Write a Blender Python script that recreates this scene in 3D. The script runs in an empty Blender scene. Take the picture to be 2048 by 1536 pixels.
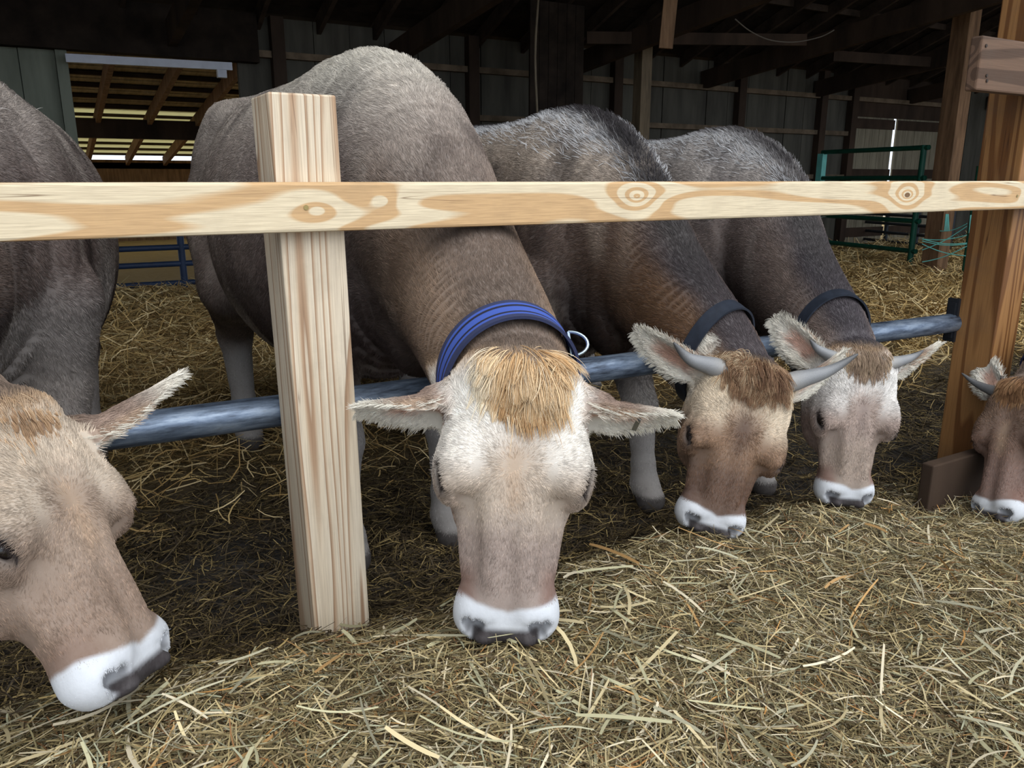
import bpy, bmesh, math
import numpy as np
from mathutils import Vector, Matrix
from mathutils.bvhtree import BVHTree

sc = bpy.context.scene
RNG = np.random.default_rng(7)
HQ = 1.0            # hair and straw density
VOX = 0.0055        # surface resolution of the animals in metres

# ------------------------------------------------------------------ camera
FPX, PITCH, YAW = 1580.0, math.radians(14.5), math.radians(30)
CAM = np.array([0.0, 0.0, 1.15])
FH = np.array([math.sin(YAW), math.cos(YAW), 0.0])
RT = np.array([math.cos(YAW), -math.sin(YAW), 0.0])
FW = FH * math.cos(PITCH) - np.array([0, 0, 1.0]) * math.sin(PITCH)
UP = FH * math.sin(PITCH) + np.array([0, 0, 1.0]) * math.cos(PITCH)
cam_data = bpy.data.cameras.new('camera')
cam_data.sensor_width = 36.0
cam_data.lens = 36.0 * FPX / 2048.0
cam_data.clip_start = 0.05
cam_data.clip_end = 200
cam = bpy.data.objects.new('camera', cam_data)
sc.collection.objects.link(cam)
m = Matrix.Identity(4)
for i in range(3):
    m[i][0], m[i][1], m[i][2], m[i][3] = RT[i], UP[i], -FW[i], CAM[i]
cam.matrix_world = m
sc.camera = cam

# ------------------------------------------------------------------ daylight (overcast)
world = bpy.data.worlds.new('overcast_sky')
sc.world = world
world.use_nodes = True
wn, wl = world.node_tree.nodes, world.node_tree.links
bg = wn['Background']
tc = wn.new('ShaderNodeTexCoord')
sx = wn.new('ShaderNodeSeparateXYZ')
rp = wn.new('ShaderNodeValToRGB')
wl.new(tc.outputs['Generated'], sx.inputs[0])
wl.new(sx.outputs['Z'], rp.inputs[0])
rp.color_ramp.elements[0].position = 0.0
rp.color_ramp.elements[0].color = (0.70, 0.80, 0.95, 1)
rp.color_ramp.elements[1].position = 0.7
rp.color_ramp.elements[1].color = (0.90, 0.96, 1.0, 1)
wl.new(rp.outputs[0], bg.inputs['Color'])
bg.inputs['Strength'].default_value = 1.25
sun_d = bpy.data.lights.new('veiled_sun', 'SUN')
sun_d.energy = 1.3
sun_d.angle = math.radians(70)
sun_d.color = (1.0, 0.97, 0.93)
sun = bpy.data.objects.new('veiled_sun', sun_d)
sc.collection.objects.link(sun)
sun.rotation_euler = Vector((0.02, 0.62, -0.78)).to_track_quat('-Z', 'Y').to_euler()
sun.location = (0, -4, 6)

vs = sc.view_settings
vs.view_transform = 'Standard'
vs.look = 'None'
vs.gamma = 1
vs.use_curve_mapping = False
vs.exposure = 0.5
sc.cycles.use_denoising = True
sc.cycles.max_bounces = 6
sc.cycles.diffuse_bounces = 3
sc.cycles.glossy_bounces = 2
sc.cycles.transparent_max_bounces = 4

# ------------------------------------------------------------------ helpers
def ray(px, py):
    return RT * ((px - 1024) / FPX) - UP * ((py - 768) / FPX) + FW

def at_y(px, py, Y):
    r = ray(px, py)
    return CAM + r * ((Y - CAM[1]) / r[1])

def at_x(px, py, X):
    r = ray(px, py)
    return CAM + r * ((X - CAM[0]) / r[0])

def at_z(px, py, Z):
    r = ray(px, py)
    return CAM + r * ((Z - CAM[2]) / r[2])

def at_d(px, py, D):
    r = ray(px, py)
    return CAM + r * (D / (r @ FH))

DEBUG = False
def project(p):
    d = np.asarray(p, float) - CAM
    z = d @ FW
    return 1024 + FPX * (d @ RT) / z, 768 - FPX * (d @ UP) / z

def nrm(v):
    v = np.asarray(v, float)
    return v / (np.linalg.norm(v) + 1e-12)

def lin(r, g, b):
    c = np.array([r, g, b], float) / 255.0
    return np.where(c <= 0.04045, c / 12.92, ((c + 0.055) / 1.055) ** 2.4)

def L4(r, g, b):
    return (*lin(r, g, b), 1.0)

def sstep(a, b, x):
    t = np.clip((x - a) / (b - a), 0, 1)
    return t * t * (3 - 2 * t)

def vnoise(P, f, seed=0):
    """smooth value noise in about -1..1, P (N,3)"""
    Q = P * f + seed * 17.31
    I = np.floor(Q).astype(np.int64)
    Fq = Q - I
    Fq = Fq * Fq * (3 - 2 * Fq)
    def h(ix, iy, iz):
        n = (ix * 73856093) ^ (iy * 19349663) ^ (iz * 83492791) ^ (seed * 2654435)
        n = (n ^ (n >> 13)) * 1274126177
        n = n & 0x7fffffff
        n = (n ^ (n >> 16))
        return (n % 65536) / 32768.0 - 1.0
    out = 0
    for dx in (0, 1):
        wx = Fq[:, 0] if dx else 1 - Fq[:, 0]
        for dy in (0, 1):
            wy = Fq[:, 1] if dy else 1 - Fq[:, 1]
            for dz in (0, 1):
                wz = Fq[:, 2] if dz else 1 - Fq[:, 2]
                out = out + wx * wy * wz * h(I[:, 0] + dx, I[:, 1] + dy, I[:, 2] + dz)
    return out

def tag(o, label=None, cat=None, group=None, kind=None):
    if label: o['label'] = label
    if cat: o['category'] = cat
    if group: o['group'] = group
    if kind: o['kind'] = kind
    return o

def link(o, parent=None):
    sc.collection.objects.link(o)
    if parent is not None:
        o.parent = parent
    return o

def empty(name, loc, rz=0.0):
    o = bpy.data.objects.new(name, None)
    o.location = loc
    o.rotation_euler = (0, 0, rz)
    o.empty_display_size = 0.1
    return link(o)

def mesh_np(name, V, faces, mat, parent=None, smooth=False, origin=None):
    """V in world coordinates; origin becomes the object's location (unless parented)"""
    V = np.asarray(V, float)
    if parent is not None:
        org = np.array(parent.location) if parent.parent is None else np.array(parent.location) + np.array(parent.parent.location)
    else:
        org = V.mean(0) * [1, 1, 0] + [0, 0, V[:, 2].min()] if origin is None else np.asarray(origin, float)
    me = bpy.data.meshes.new(name)
    if isinstance(faces, np.ndarray):
        nf, k = faces.shape
        me.vertices.add(len(V))
        me.vertices.foreach_set('co', (V - org).astype(np.float32).ravel())
        me.loops.add(nf * k)
        me.loops.foreach_set('vertex_index', faces.astype(np.int32).ravel())
        me.polygons.add(nf)
        me.polygons.foreach_set('loop_start', np.arange(0, nf * k, k, dtype=np.int32))
        me.update(calc_edges=True)
    else:
        me.from_pydata([tuple(v) for v in (V - org)], [], faces)
        me.update()
    if smooth:
        me.polygons.foreach_set('use_smooth', np.ones(len(me.polygons), dtype=bool))
    if mat is not None:
        me.materials.append(mat)
    o = bpy.data.objects.new(name, me)
    if parent is None:
        o.location = org
    return link(o, parent)

def set_color(o, col, name='col', domain='POINT'):
    a = o.data.attributes.new(name, 'FLOAT_COLOR', domain)
    c = np.ones((len(col), 4), np.float32)
    c[:, :3] = col
    a.data.foreach_set('color', c.ravel())

class MB:
    """collects solids in world space, built as one mesh"""
    def __init__(self):
        self.V, self.F = [], []
    def add(self, V, F):
        b = len(self.V)
        self.V += [tuple(v) for v in V]
        self.F += [tuple(i + b for i in f) for f in F]
        return self
    def hexa(self, bot, top):
        """bot, top: 4 points each in the same turning order"""
        return self.add(list(bot) + list(top), [(3, 2, 1, 0), (4, 5, 6, 7), (0, 1, 5, 4), (1, 2, 6, 5), (2, 3, 7, 6), (3, 0, 4, 7)])
    def box(self, x0, x1, y0, y1, z0, z1):
        return self.hexa([(x0, y0, z0), (x1, y0, z0), (x1, y1, z0), (x0, y1, z0)],
                         [(x0, y0, z1), (x1, y0, z1), (x1, y1, z1), (x0, y1, z1)])
    def bar(self, p, q, w, h, up=(0, 0, 1)):
        """beam from p to q, w across, h along up"""
        p, q = np.array(p, float), np.array(q, float)
        t = nrm(q - p)
        s = nrm(np.cross(t, up))
        u = np.cross(s, t)
        r = [p + s * a * w / 2 + u * b * h / 2 for a, b in ((-1, -1), (1, -1), (1, 1), (-1, 1))]
        return self.hexa(r, [v + (q - p) for v in r])
    def tube(self, pts, rad, n=14, cap=True):
        pts = np.asarray(pts, float)
        rad = np.broadcast_to(rad, (len(pts),))
        T = np.gradient(pts, axis=0)
        b = len(self.V)
        ref = np.array([0, 0, 1.0]) if abs(nrm(T[0])[2]) < 0.9 else np.array([1.0, 0, 0])
        for p, t, r in zip(pts, T, rad):
            t = nrm(t)
            s = nrm(np.cross(t, ref))
            u = np.cross(s, t)
            ref = u
            for k in range(n):
                a = 2 * math.pi * k / n
                self.V.append(tuple(p + r * (s * math.cos(a) + u * math.sin(a))))
        for i in range(len(pts) - 1):
            for k in range(n):
                k2 = (k + 1) % n
                self.F.append((b + i * n + k, b + i * n + k2, b + (i + 1) * n + k2, b + (i + 1) * n + k))
        if cap:
            self.F.append(tuple(b + k for k in range(n - 1, -1, -1)))
            self.F.append(tuple(b + (len(pts) - 1) * n + k for k in range(n)))
        return self
    def build(self, name, mat, parent=None, smooth=False, bevel=0.0, origin=None):
        o = mesh_np(name, np.array(self.V), self.F, mat, parent, smooth, origin)
        bm = bmesh.new()
        bm.from_mesh(o.data)
        bmesh.ops.recalc_face_normals(bm, faces=bm.faces)
        bm.to_mesh(o.data)
        bm.free()
        if bevel:
            md = o.modifiers.new('bevel', 'BEVEL')
            md.width = bevel
            md.segments = 2
            md.limit_method = 'ANGLE'
        if smooth:
            o.data.set_sharp_from_angle(angle=math.radians(40))
        return o

def struct(o):
    o['kind'] = 'structure'
    return o

# ------------------------------------------------------------------ materials
class NT:
    def __init__(self, name):
        self.m = bpy.data.materials.new(name)
        self.m.use_nodes = True
        self.t = self.m.node_tree
        self.b = self.t.nodes['Principled BSDF']
    def n(self, typ, **kw):
        nd = self.t.nodes.new(typ)
        for k, v in kw.items():
            if k.startswith('i_'):
                nd.inputs[int(k[2:])].default_value = v
            else:
                setattr(nd, k, v)
        return nd
    def l(self, a, b):
        self.t.links.new(a, b)
    def val(self, op, a, b=None, c=None):
        nd = self.n('ShaderNodeMath', operation=op)
        for i, v in enumerate((a, b, c)):
            if v is None: continue
            if isinstance(v, (int, float)): nd.inputs[i].default_value = v
            else: self.l(v, nd.inputs[i])
        return nd.outputs[0]
    def ramp(self, fac, stops, interp='LINEAR'):
        nd = self.n('ShaderNodeValToRGB')
        cr = nd.color_ramp
        cr.interpolation = interp
        while len(cr.elements) < len(stops): cr.elements.new(0.5)
        for e, (p, c) in zip(cr.elements, stops):
            e.position = p
            e.color = c if len(c) == 4 else (*c, 1)
        self.l(fac, nd.inputs[0])
        return nd.outputs[0]
    def mix(self, fac, a, b, mode='MIX'):
        nd = self.n('ShaderNodeMix', data_type='RGBA', blend_type=mode)
        for v, i in ((fac, 0), (a, 6), (b, 7)):
            if isinstance(v, (int, float, tuple)): nd.inputs[i].default_value = v
            else: self.l(v, nd.inputs[i])
        return nd.outputs[2]
    def mapped(self, scale, loc=(0, 0, 0), coord='Object'):
        t = self.n('ShaderNodeTexCoord')
        mp = self.n('ShaderNodeMapping')
        mp.inputs['Scale'].default_value = scale
        mp.inputs['Location'].default_value = loc
        self.l(t.outputs[coord], mp.inputs[0])
        return mp.outputs[0]
    def noise(self, vec, scale, detail=4, rough=0.55, out='Fac', dist=0.0):
        nd = self.n('ShaderNodeTexNoise')
        nd.inputs['Scale'].default_value = scale
        nd.inputs['Detail'].default_value = detail
        nd.inputs['Roughness'].default_value = rough
        nd.inputs['Distortion'].default_value = dist
        if vec is not None: self.l(vec, nd.inputs['Vector'])
        return nd.outputs[out]
    def bump(self, h, strength=0.3, dist=0.01):
        nd = self.n('ShaderNodeBump')
        nd.inputs['Strength'].default_value = strength
        nd.inputs['Distance'].default_value = dist
        self.l(h, nd.inputs['Height'])
        self.l(nd.outputs[0], self.b.inputs['Normal'])

def wood(name, pale, tan, dark, axis='X', rings=9.0, field=(0.55, 7.0), knots=(), rough=0.7, dirt=0.25, seed=0.0, crack=True, stops=None):
    """sawn timber: contour rings of a stretched field; knots bend the rings"""
    w = NT(name)
    s, k = field
    sc_ = {'X': (s, k, k), 'Y': (k, s, k), 'Z': (k, k, s)}[axis]
    v = w.mapped(sc_, (seed, seed * 1.7, seed * 0.3))
    f = w.noise(v, 1.0, 1.5, 0.45)
    t = w.n('ShaderNodeTexCoord').outputs['Object']
    kmask = None
    for (kx, ky, kz, amp, rad) in knots:
        sub = w.n('ShaderNodeVectorMath', operation='SUBTRACT')
        w.l(t, sub.inputs[0]); sub.inputs[1].default_value = (kx, ky, kz)
        st = w.n('ShaderNodeVectorMath', operation='MULTIPLY')
        w.l(sub.outputs[0], st.inputs[0])
        st.inputs[1].default_value = {'X': (0.55, 0.2, 1), 'Y': (0.2, .55, 1), 'Z': (1, 0.2, .55)}[axis]
        ln = w.n('ShaderNodeVectorMath', operation='LENGTH')
        w.l(st.outputs[0], ln.inputs[0])
        e = w.val('POWER', 2.718, w.val('MULTIPLY', w.val('DIVIDE', ln.outputs['Value'], rad), -1.0))
        f = w.val('ADD', f, w.val('MULTIPLY', e, amp))
        if amp > 0.45:
            km = w.val('LESS_THAN', ln.outputs['Value'], rad * 0.28)
            kmask = km if kmask is None else w.val('MAXIMUM', kmask, km)
    r = w.val('FRACT', w.val('MULTIPLY', f, rings))
    base = w.ramp(r, stops or [(0.0, pale), (0.46, pale), (0.56, tan), (0.92, tan), (1.0, pale)])
    fine = w.noise(w.mapped(tuple(x * 9 if x > 2 else x * 4 for x in sc_)), 4.0, 3, 0.6)
    base = w.mix(w.ramp(fine, [(0.35, (0, 0, 0)), (0.75, (1, 1, 1))]), base, w.mix(0.35, base, dark))
    if crack:
        cn = w.noise(w.mapped(tuple(x * 2.2 if x > 2 else x * .5 for x in sc_), (3.1 + seed, 1, 2)), 1.6, 2, 0.5)
        ck = w.ramp(w.val('ABSOLUTE', w.val('SUBTRACT', cn, 0.5)), [(0.0, (1, 1, 1)), (0.006, (0, 0, 0))])
        gate = w.ramp(w.noise(w.mapped((3, 3, 3), (seed, 5, 1)), 1.2, 1), [(0.52, (0, 0, 0)), (0.58, (1, 1, 1))])
        base = w.mix(w.val('MULTIPLY', w.val('MULTIPLY', ck, gate), 0.8), base, dark)
    if kmask is not None:
        base = w.mix(w.val('MULTIPLY', kmask, 0.85), base, L4(96, 66, 40))
    dn = w.noise(w.mapped((2.5, 2.5, 2.5), (seed, 0, 0)), 2.5, 5, 0.65)
    base = w.mix(w.ramp(dn, [(0.52, (0, 0, 0)), (0.8, (dirt, dirt, dirt))]), base, L4(88, 80, 72))
    w.l(base, w.b.inputs['Base Color'])
    w.b.inputs['Roughness'].default_value = rough
    w.b.inputs['Specular IOR Level'].default_value = 0.25
    w.bump(fine, 0.15, 0.004)
    return w.m

def plain(name, rgb, rough=0.6, metal=0.0, var=0.25, scale=8.0, bump=0.15, rgb2=None, stretch=(1, 1, 1), spec=0.3):
    w = NT(name)
    v = w.mapped(stretch)
    f = w.noise(v, scale, 5, 0.6)
    a = L4(*rgb)
    b = L4(*rgb2) if rgb2 else tuple(c * (1 - var) for c in a[:3]) + (1,)
    w.l(w.ramp(f, [(0.35, a), (0.68, b)]), w.b.inputs['Base Color'])
    w.b.inputs['Roughness'].default_value = rough
    w.b.inputs['Metallic'].default_value = metal
    w.b.inputs['Specular IOR Level'].default_value = spec
    if bump: w.bump(f, bump, 0.004)
    return w.m

def attr_mat(name, rough=0.6, spec=0.25, var=0.12, sheen=0.0, bumps=0.0, attr='col', transl=0.0):
    w = NT(name)
    a = w.n('ShaderNodeAttribute', attribute_name=attr)
    c = a.outputs['Color']
    if var:
        f = w.noise(None, 90.0, 3, 0.6)
        c = w.mix(f, w.mix(var, c, (0, 0, 0, 1)), w.mix(var * 0.6, c, (1, 1, 1, 1)))
    w.l(c, w.b.inputs['Base Color'])
    w.b.inputs['Roughness'].default_value = rough
    w.b.inputs['Specular IOR Level'].default_value = spec
    if bumps:
        v = w.mapped((1, 1, 1))
        w.bump(w.noise(v, 160.0, 3, 0.6), bumps, 0.002)
    return w.m
# ------------------------------------------------------------------ implicit surfaces for the animals
def catmull(P, n):
    P = np.asarray(P, float)
    m_ = len(P)
    t = np.linspace(0, m_ - 1, n)
    i = np.clip(np.floor(t).astype(int), 0, m_ - 2)
    f = (t - i)[:, None]
    p0, p1, p2, p3 = P[np.maximum(i - 1, 0)], P[i], P[i + 1], P[np.minimum(i + 2, m_ - 1)]
    return 0.5 * (2 * p1 + (p2 - p0) * f + (2 * p0 - 5 * p1 + 4 * p2 - p3) * f ** 2 + (3 * p1 - p0 - 3 * p2 + p3) * f ** 3)

class SDF:
    def __init__(self):
        self.ops = []
    def add(self, fn, lo, hi, k=0.03, sub=False):
        mg = k + 0.07
        self.ops.append((fn, np.asarray(lo, float) - mg, np.asarray(hi, float) + mg, k, sub))
    def ell(self, c, r, R=None, k=0.03, sub=False):
        """ellipsoid; rows of R are its axes"""
        c, r = np.asarray(c, float), np.asarray(r, float)
        R = np.eye(3) if R is None else np.asarray(R, float)
        ext = np.sqrt(((R * r[:, None]) ** 2).sum(0))
        def fn(P):
            q = (P - c) @ R.T
            k0 = np.linalg.norm(q / r, axis=1)
            k1 = np.linalg.norm(q / (r * r), axis=1)
            return k0 * (k0 - 1) / (k1 + 1e-9)
        self.add(fn, c - ext, c + ext, k, sub)
    def cone(self, a, b, ra, rb, k=0.03, sub=False):
        a, b = np.asarray(a, float), np.asarray(b, float)
        ba = b - a
        L2 = ba @ ba
        def fn(P):
            t = np.clip(((P - a) @ ba) / L2, 0, 1)
            return np.linalg.norm(P - a - t[:, None] * ba, axis=1) - (ra + (rb - ra) * t)
        r = max(ra, rb)
        self.add(fn, np.minimum(a, b) - r, np.maximum(a, b) + r, k, sub)
    def chain(self, pts, rad, k=0.02):
        for i in range(len(pts) - 1):
            self.cone(pts[i], pts[i + 1], rad[i], rad[i + 1], k)
    def sweep(self, C, S, A, BU, BD, N=2.2, n=28, k=0.04, capr=0.5):
        """swept superellipse: centres C, side vectors S, half width A, half heights above/below"""
        C = catmull(C, n); S = catmull(S, n)
        A, BU, BD = (catmull(np.asarray(v, float)[:, None], n)[:, 0] for v in (A, BU, BD))
        NN = np.broadcast_to(np.asarray(N, float), (len(A),)) if np.ndim(N) == 0 else np.interp(np.linspace(0, 1, n), np.linspace(0, 1, len(N)), N)
        T = np.gradient(C, axis=0)
        T /= np.linalg.norm(T, axis=1)[:, None]
        S = S - T * (S * T).sum(1)[:, None]
        S /= np.linalg.norm(S, axis=1)[:, None]
        U = np.cross(T, S)
        def params(P):
            best = np.full(len(P), 1e9); bi = np.zeros(len(P), int); bt = np.zeros(len(P))
            for i in range(n - 1):
                ba = C[i + 1] - C[i]
                d0 = P - C[i]
                t = np.clip(d0 @ ba / (ba @ ba), 0, 1)
                q = d0 - t[:, None] * ba
                d = (q * q).sum(1)
                w = d < best
                best[w] = d[w]; bi[w] = i; bt[w] = t[w]
            f = bt[:, None]
            c = C[bi] * (1 - f) + C[bi + 1] * f
            s = S[bi] * (1 - f) + S[bi + 1] * f
            u = U[bi] * (1 - f) + U[bi + 1] * f
            q = P - c
            x, y = (q * s).sum(1), (q * u).sum(1)
            tt = T[bi]
            end = ((bi == 0) & (bt <= 0)) | ((bi == n - 2) & (bt >= 1))
            z = np.where(end, (q * tt).sum(1), 0)
            par = bi + bt
            return x, y, z, par
        xs = np.arange(n)
        def fn(P):
            x, y, z, par = params(P)
            a = np.interp(par, xs, A); bu = np.interp(par, xs, BU); bd = np.interp(par, xs, BD)
            e = np.interp(par, xs, NN)
            b = np.where(y > 0, bu, bd)
            cz = capr * np.minimum(a, bu)
            kk = ((np.abs(x) / a) ** e + (np.abs(y) / b) ** e + (np.abs(z) / cz) ** e) ** (1 / e)
            r = np.sqrt(x * x + y * y + z * z)
            return np.where(kk > 1e-3, r * (1 - 1 / np.maximum(kk, 1e-3)), -np.minimum(a, bu))
        R = np.maximum(np.maximum(A, BU), BD)[:, None]
        self.add(fn, (C - R).min(0), (C + R).max(0), k)
        return lambda P: params(P), C, S, U, T, A, BU, BD
    def __call__(self, P):
        acc = np.full(len(P), 0.5)
        for fn, lo, hi, k, sub in self.ops:
            m_ = ((P > lo) & (P < hi)).all(1)
            if not m_.any(): continue
            i = np.nonzero(m_)[0]
            d = fn(P[i]); a = acc[i]
            if sub:
                d = -d
                h = np.maximum(k - np.abs(a - d), 0) / k
                acc[i] = np.maximum(a, d) + h * h * k * 0.25
            else:
                h = np.maximum(k - np.abs(a - d), 0) / k
                acc[i] = np.minimum(a, d) - h * h * k * 0.25
        return acc

def surface(sdf, h, bs=4):
    """naive surface nets on a sparse lattice; returns vertices, quads"""
    lo = np.min([o[1] for o in sdf.ops if not o[4]], axis=0)
    hi = np.max([o[2] for o in sdf.ops if not o[4]], axis=0)
    B = h * bs
    nb = np.ceil((hi - lo) / B).astype(int) + 1
    g = np.stack(np.meshgrid(*[np.arange(k) for k in nb], indexing='ij'), -1).reshape(-1, 3)
    d = sdf(lo + (g + 0.5) * B)
    blocks = g[np.abs(d) < B * 1.35 + h]
    off = np.stack(np.meshgrid(*[np.arange(bs)] * 3, indexing='ij'), -1).reshape(-1, 3)
    cells = (blocks[:, None, :] * bs + off[None]).reshape(-1, 3)
    N = nb * bs + 3
    key = lambda c: (c[:, 0].astype(np.int64) * N[1] + c[:, 1]) * N[2] + c[:, 2]
    corners = np.stack(np.meshgrid([0, 1], [0, 1], [0, 1], indexing='ij'), -1).reshape(-1, 3)
    ck = np.unique(np.concatenate([key(cells + c) for c in corners]))
    ci = np.stack([ck // (N[1] * N[2]), (ck // N[2]) % N[1], ck % N[2]], 1)
    val = sdf(lo + ci * h)
    cv = np.stack([val[np.searchsorted(ck, key(cells + c))] for c in corners], 1)
    act = (cv.min(1) < 0) & (cv.max(1) >= 0)
    cells, cv = cells[act], cv[act]
    order = np.argsort(key(cells))
    cells, cv = cells[order], cv[order]
    kk = key(cells)
    pos = np.zeros((len(cells), 3)); cnt = np.zeros(len(cells))
    for a in range(8):
        for b in range(a + 1, 8):
            df = corners[b] - corners[a]
            if np.abs(df).sum() != 1: continue
            va, vb = cv[:, a], cv[:, b]
            w = (va < 0) != (vb < 0)
            t = np.where(w, va / np.where(w, va - vb, 1), 0)
            pos += np.where(w[:, None], corners[a] + t[:, None] * df, 0)
            cnt += w
    V = lo + (cells + pos / cnt[:, None]) * h
    quads = []
    for ax in range(3):
        e1, e2 = (ax + 1) % 3, (ax + 2) % 3
        c0 = 0
        c1 = [i for i in range(8) if (corners[i] == np.eye(3, dtype=int)[ax]).all()][0]
        w = (cv[:, c0] < 0) != (cv[:, c1] < 0)
        idx = np.nonzero(w)[0]
        flip = cv[idx, c0] < 0
        base = cells[idx]
        d1, d2 = np.eye(3, dtype=int)[e1], np.eye(3, dtype=int)[e2]
        q = []; ok = np.ones(len(idx), bool)
        for o in (np.zeros(3, int), d1, d1 + d2, d2):
            k2 = key(base - o)
            j = np.minimum(np.searchsorted(kk, k2), len(kk) - 1)
            ok &= kk[j] == k2
            q.append(j)
        q = np.stack(q, 1)
        q[~flip] = q[~flip][:, ::-1]
        quads.append(q[ok])
    Q = np.concatenate(quads)
    # light relaxing of the lattice
    nbs = np.zeros_like(V); c = np.zeros(len(V))
    for it in range(3):
        nbs[:] = 0; c[:] = 0
        for a, b in ((0, 1), (1, 2), (2, 3), (3, 0)):
            np.add.at(nbs, Q[:, a], V[Q[:, b]]); np.add.at(c, Q[:, a], 1)
            np.add.at(nbs, Q[:, b], V[Q[:, a]]); np.add.at(c, Q[:, b], 1)
        V = V + (0.5, 0.4, 0.3)[it] * (nbs / np.maximum(c, 1)[:, None] - V)
    return V, Q

def vert_normals(V, Q):
    n = np.cross(V[Q[:, 2]] - V[Q[:, 0]], V[Q[:, 3]] - V[Q[:, 1]])
    out = np.zeros_like(V)
    for a in range(4):
        np.add.at(out, Q[:, a], n)
    return out / (np.linalg.norm(out, axis=1)[:, None] + 1e-12)

# ------------------------------------------------------------------ hair
HAIR_ID = [0]
def hair_object(name, parent, P, mat, col, radius, kind='stuff', taper=(1, 0.85, 0.25)):
    """P (N,K,3) world points, radius (N,) root radius"""
    N, K, _ = P.shape
    hc = bpy.data.hair_curves.new(name)
    hc.add_curves([K] * N)
    org = np.array(parent.location) if parent is not None else np.zeros(3)
    hc.position_data.foreach_set('vector', (P - org).astype(np.float32).ravel())
    tp = np.interp(np.linspace(0, 1, K), np.linspace(0, 1, len(taper)), taper)
    ra = hc.attributes.get('radius') or hc.attributes.new('radius', 'FLOAT', 'POINT')
    ra.data.foreach_set('value', (radius[:, None] * tp[None]).astype(np.float32).ravel())
    ca = hc.attributes.new('col', 'FLOAT_COLOR', 'CURVE')
    c = np.ones((N, 4), np.float32); c[:, :3] = col
    ca.data.foreach_set('color', c.ravel())
    hc.materials.append(mat)
    o = bpy.data.objects.new(name, hc)
    link(o, parent)
    if kind: o['kind'] = kind
    return o

def grow(roots, nrmls, dirs, length, lift, rng, K=4, droop=0.0, jitter=0.25, curl=0.0):
    """hair strands: leave the skin at an angle, then lie along dirs"""
    N = len(roots)
    d = dirs + jitter * rng.normal(size=(N, 3))
    d -= nrmls * (d * nrmls).sum(1)[:, None]
    d /= np.linalg.norm(d, axis=1)[:, None] + 1e-9
    lift = np.broadcast_to(lift, (N,))[:, None]
    L_ = length[:, None] / (K - 1)
    pts = [roots - nrmls * 0.002]
    for k in range(1, K):
        f = (k - 1) / max(K - 2, 1)
        step = d + nrmls * lift * (1 - 0.8 * f) - np.array([0, 0, 1.0]) * droop * f
        if curl: step = step + curl * rng.normal(size=(N, 3))
        step /= np.linalg.norm(step, axis=1)[:, None]
        pts.append(pts[-1] + step * L_)
    return np.stack(pts, 1)

def clump(P, cell, strength, rng, col=None, cvar=0.0):
    """gathers neighbouring strands towards a common tip"""
    r = P[:, 0]
    M_ = np.linalg.qr(rng.normal(size=(3, 3)))[0]
    w = (r @ M_) / cell + .45 * np.stack([vnoise(r, .55 / cell, 71), vnoise(r, .55 / cell, 72), vnoise(r, .55 / cell, 73)], 1)
    k = np.floor(w).astype(np.int64)
    key = (k[:, 0] * 73856093) ^ (k[:, 1] * 19349663) ^ (k[:, 2] * 83492791)
    u, inv = np.unique(key, return_inverse=True)
    cnt = np.bincount(inv)
    K = P.shape[1]
    st = strength * rng.uniform(.5, 1.1, len(u))[inv]
    Q = P.copy()
    for j in range(1, K):
        m_ = np.stack([np.bincount(inv, P[:, j, a]) for a in range(3)], 1) / cnt[:, None]
        f = (st * (j / (K - 1)) ** 1.2)[:, None]
        Q[:, j] = P[:, j] * (1 - f) + m_[inv] * f
    if col is not None:
        col = col * (1 + cvar * rng.normal(size=len(u)))[inv][:, None]
        return Q, col
    return Q

def scatter(V, Q, weight, n, rng):
    """n random points on quads, weight per vertex; returns quad vertex ids and bilinear weights"""
    a = 0.5 * np.linalg.norm(np.cross(V[Q[:, 2]] - V[Q[:, 0]], V[Q[:, 3]] - V[Q[:, 1]]), axis=1)
    p = a * weight[Q].mean(1)
    cs = np.cumsum(p)
    i = np.searchsorted(cs, rng.random(n) * cs[-1])
    i = np.minimum(i, len(Q) - 1)
    u, v = rng.random(n), rng.random(n)
    w = np.stack([(1 - u) * (1 - v), u * (1 - v), u * v, (1 - u) * v], 1)
    return Q[i], w

def pick(A, qi, w):
    return (A[qi] * (w[..., None] if A.ndim == 2 else w)).sum(1)
# ------------------------------------------------------------------ ground and barn
def hay_z(X, Y):
    h0 = np.interp(X, [-1, .1, .6, 1.0, 1.4, 1.9, 2.3, 2.6, 4], [.36, .36, .31, .26, .19, .165, .09, .02, .02])
    y0 = np.interp(X, [.6, 1.3], [1.08, 1.40])
    y1 = np.interp(X, [.6, 1.3], [1.98, 1.92])
    w = 1 - sstep(0, 1, (Y - y0) / (y1 - y0))
    P = np.stack([X, Y, 0 * X], 1)
    n = .022 * vnoise(P, 4.5, 41) + .013 * vnoise(P, 11, 42)
    back = sstep(2.6, 5, Y) * (.02 + .05 * np.clip(vnoise(P, 1.3, 43), -.3, 1))
    edge = sstep(-1.5, .3, Y)
    return (h0 + n * 1.2) * w * edge + (1 - w) * (n * .5 + back)

def ground_zone(X, Y):
    y0 = np.interp(X, [.6, 1.3], [1.20, 1.48]); y1 = np.interp(X, [.6, 1.3], [1.75, 1.85])
    P = np.stack([X, Y, 0 * X], 1)
    j = .12 * vnoise(P, 3, 44) + .06 * vnoise(P, 9, 45)
    heap = 1 - sstep(0, 1, (Y + j - y0) / (y1 - y0))
    back = sstep(2.4, 4.0, Y + 3 * j)
    return heap, back

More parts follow.
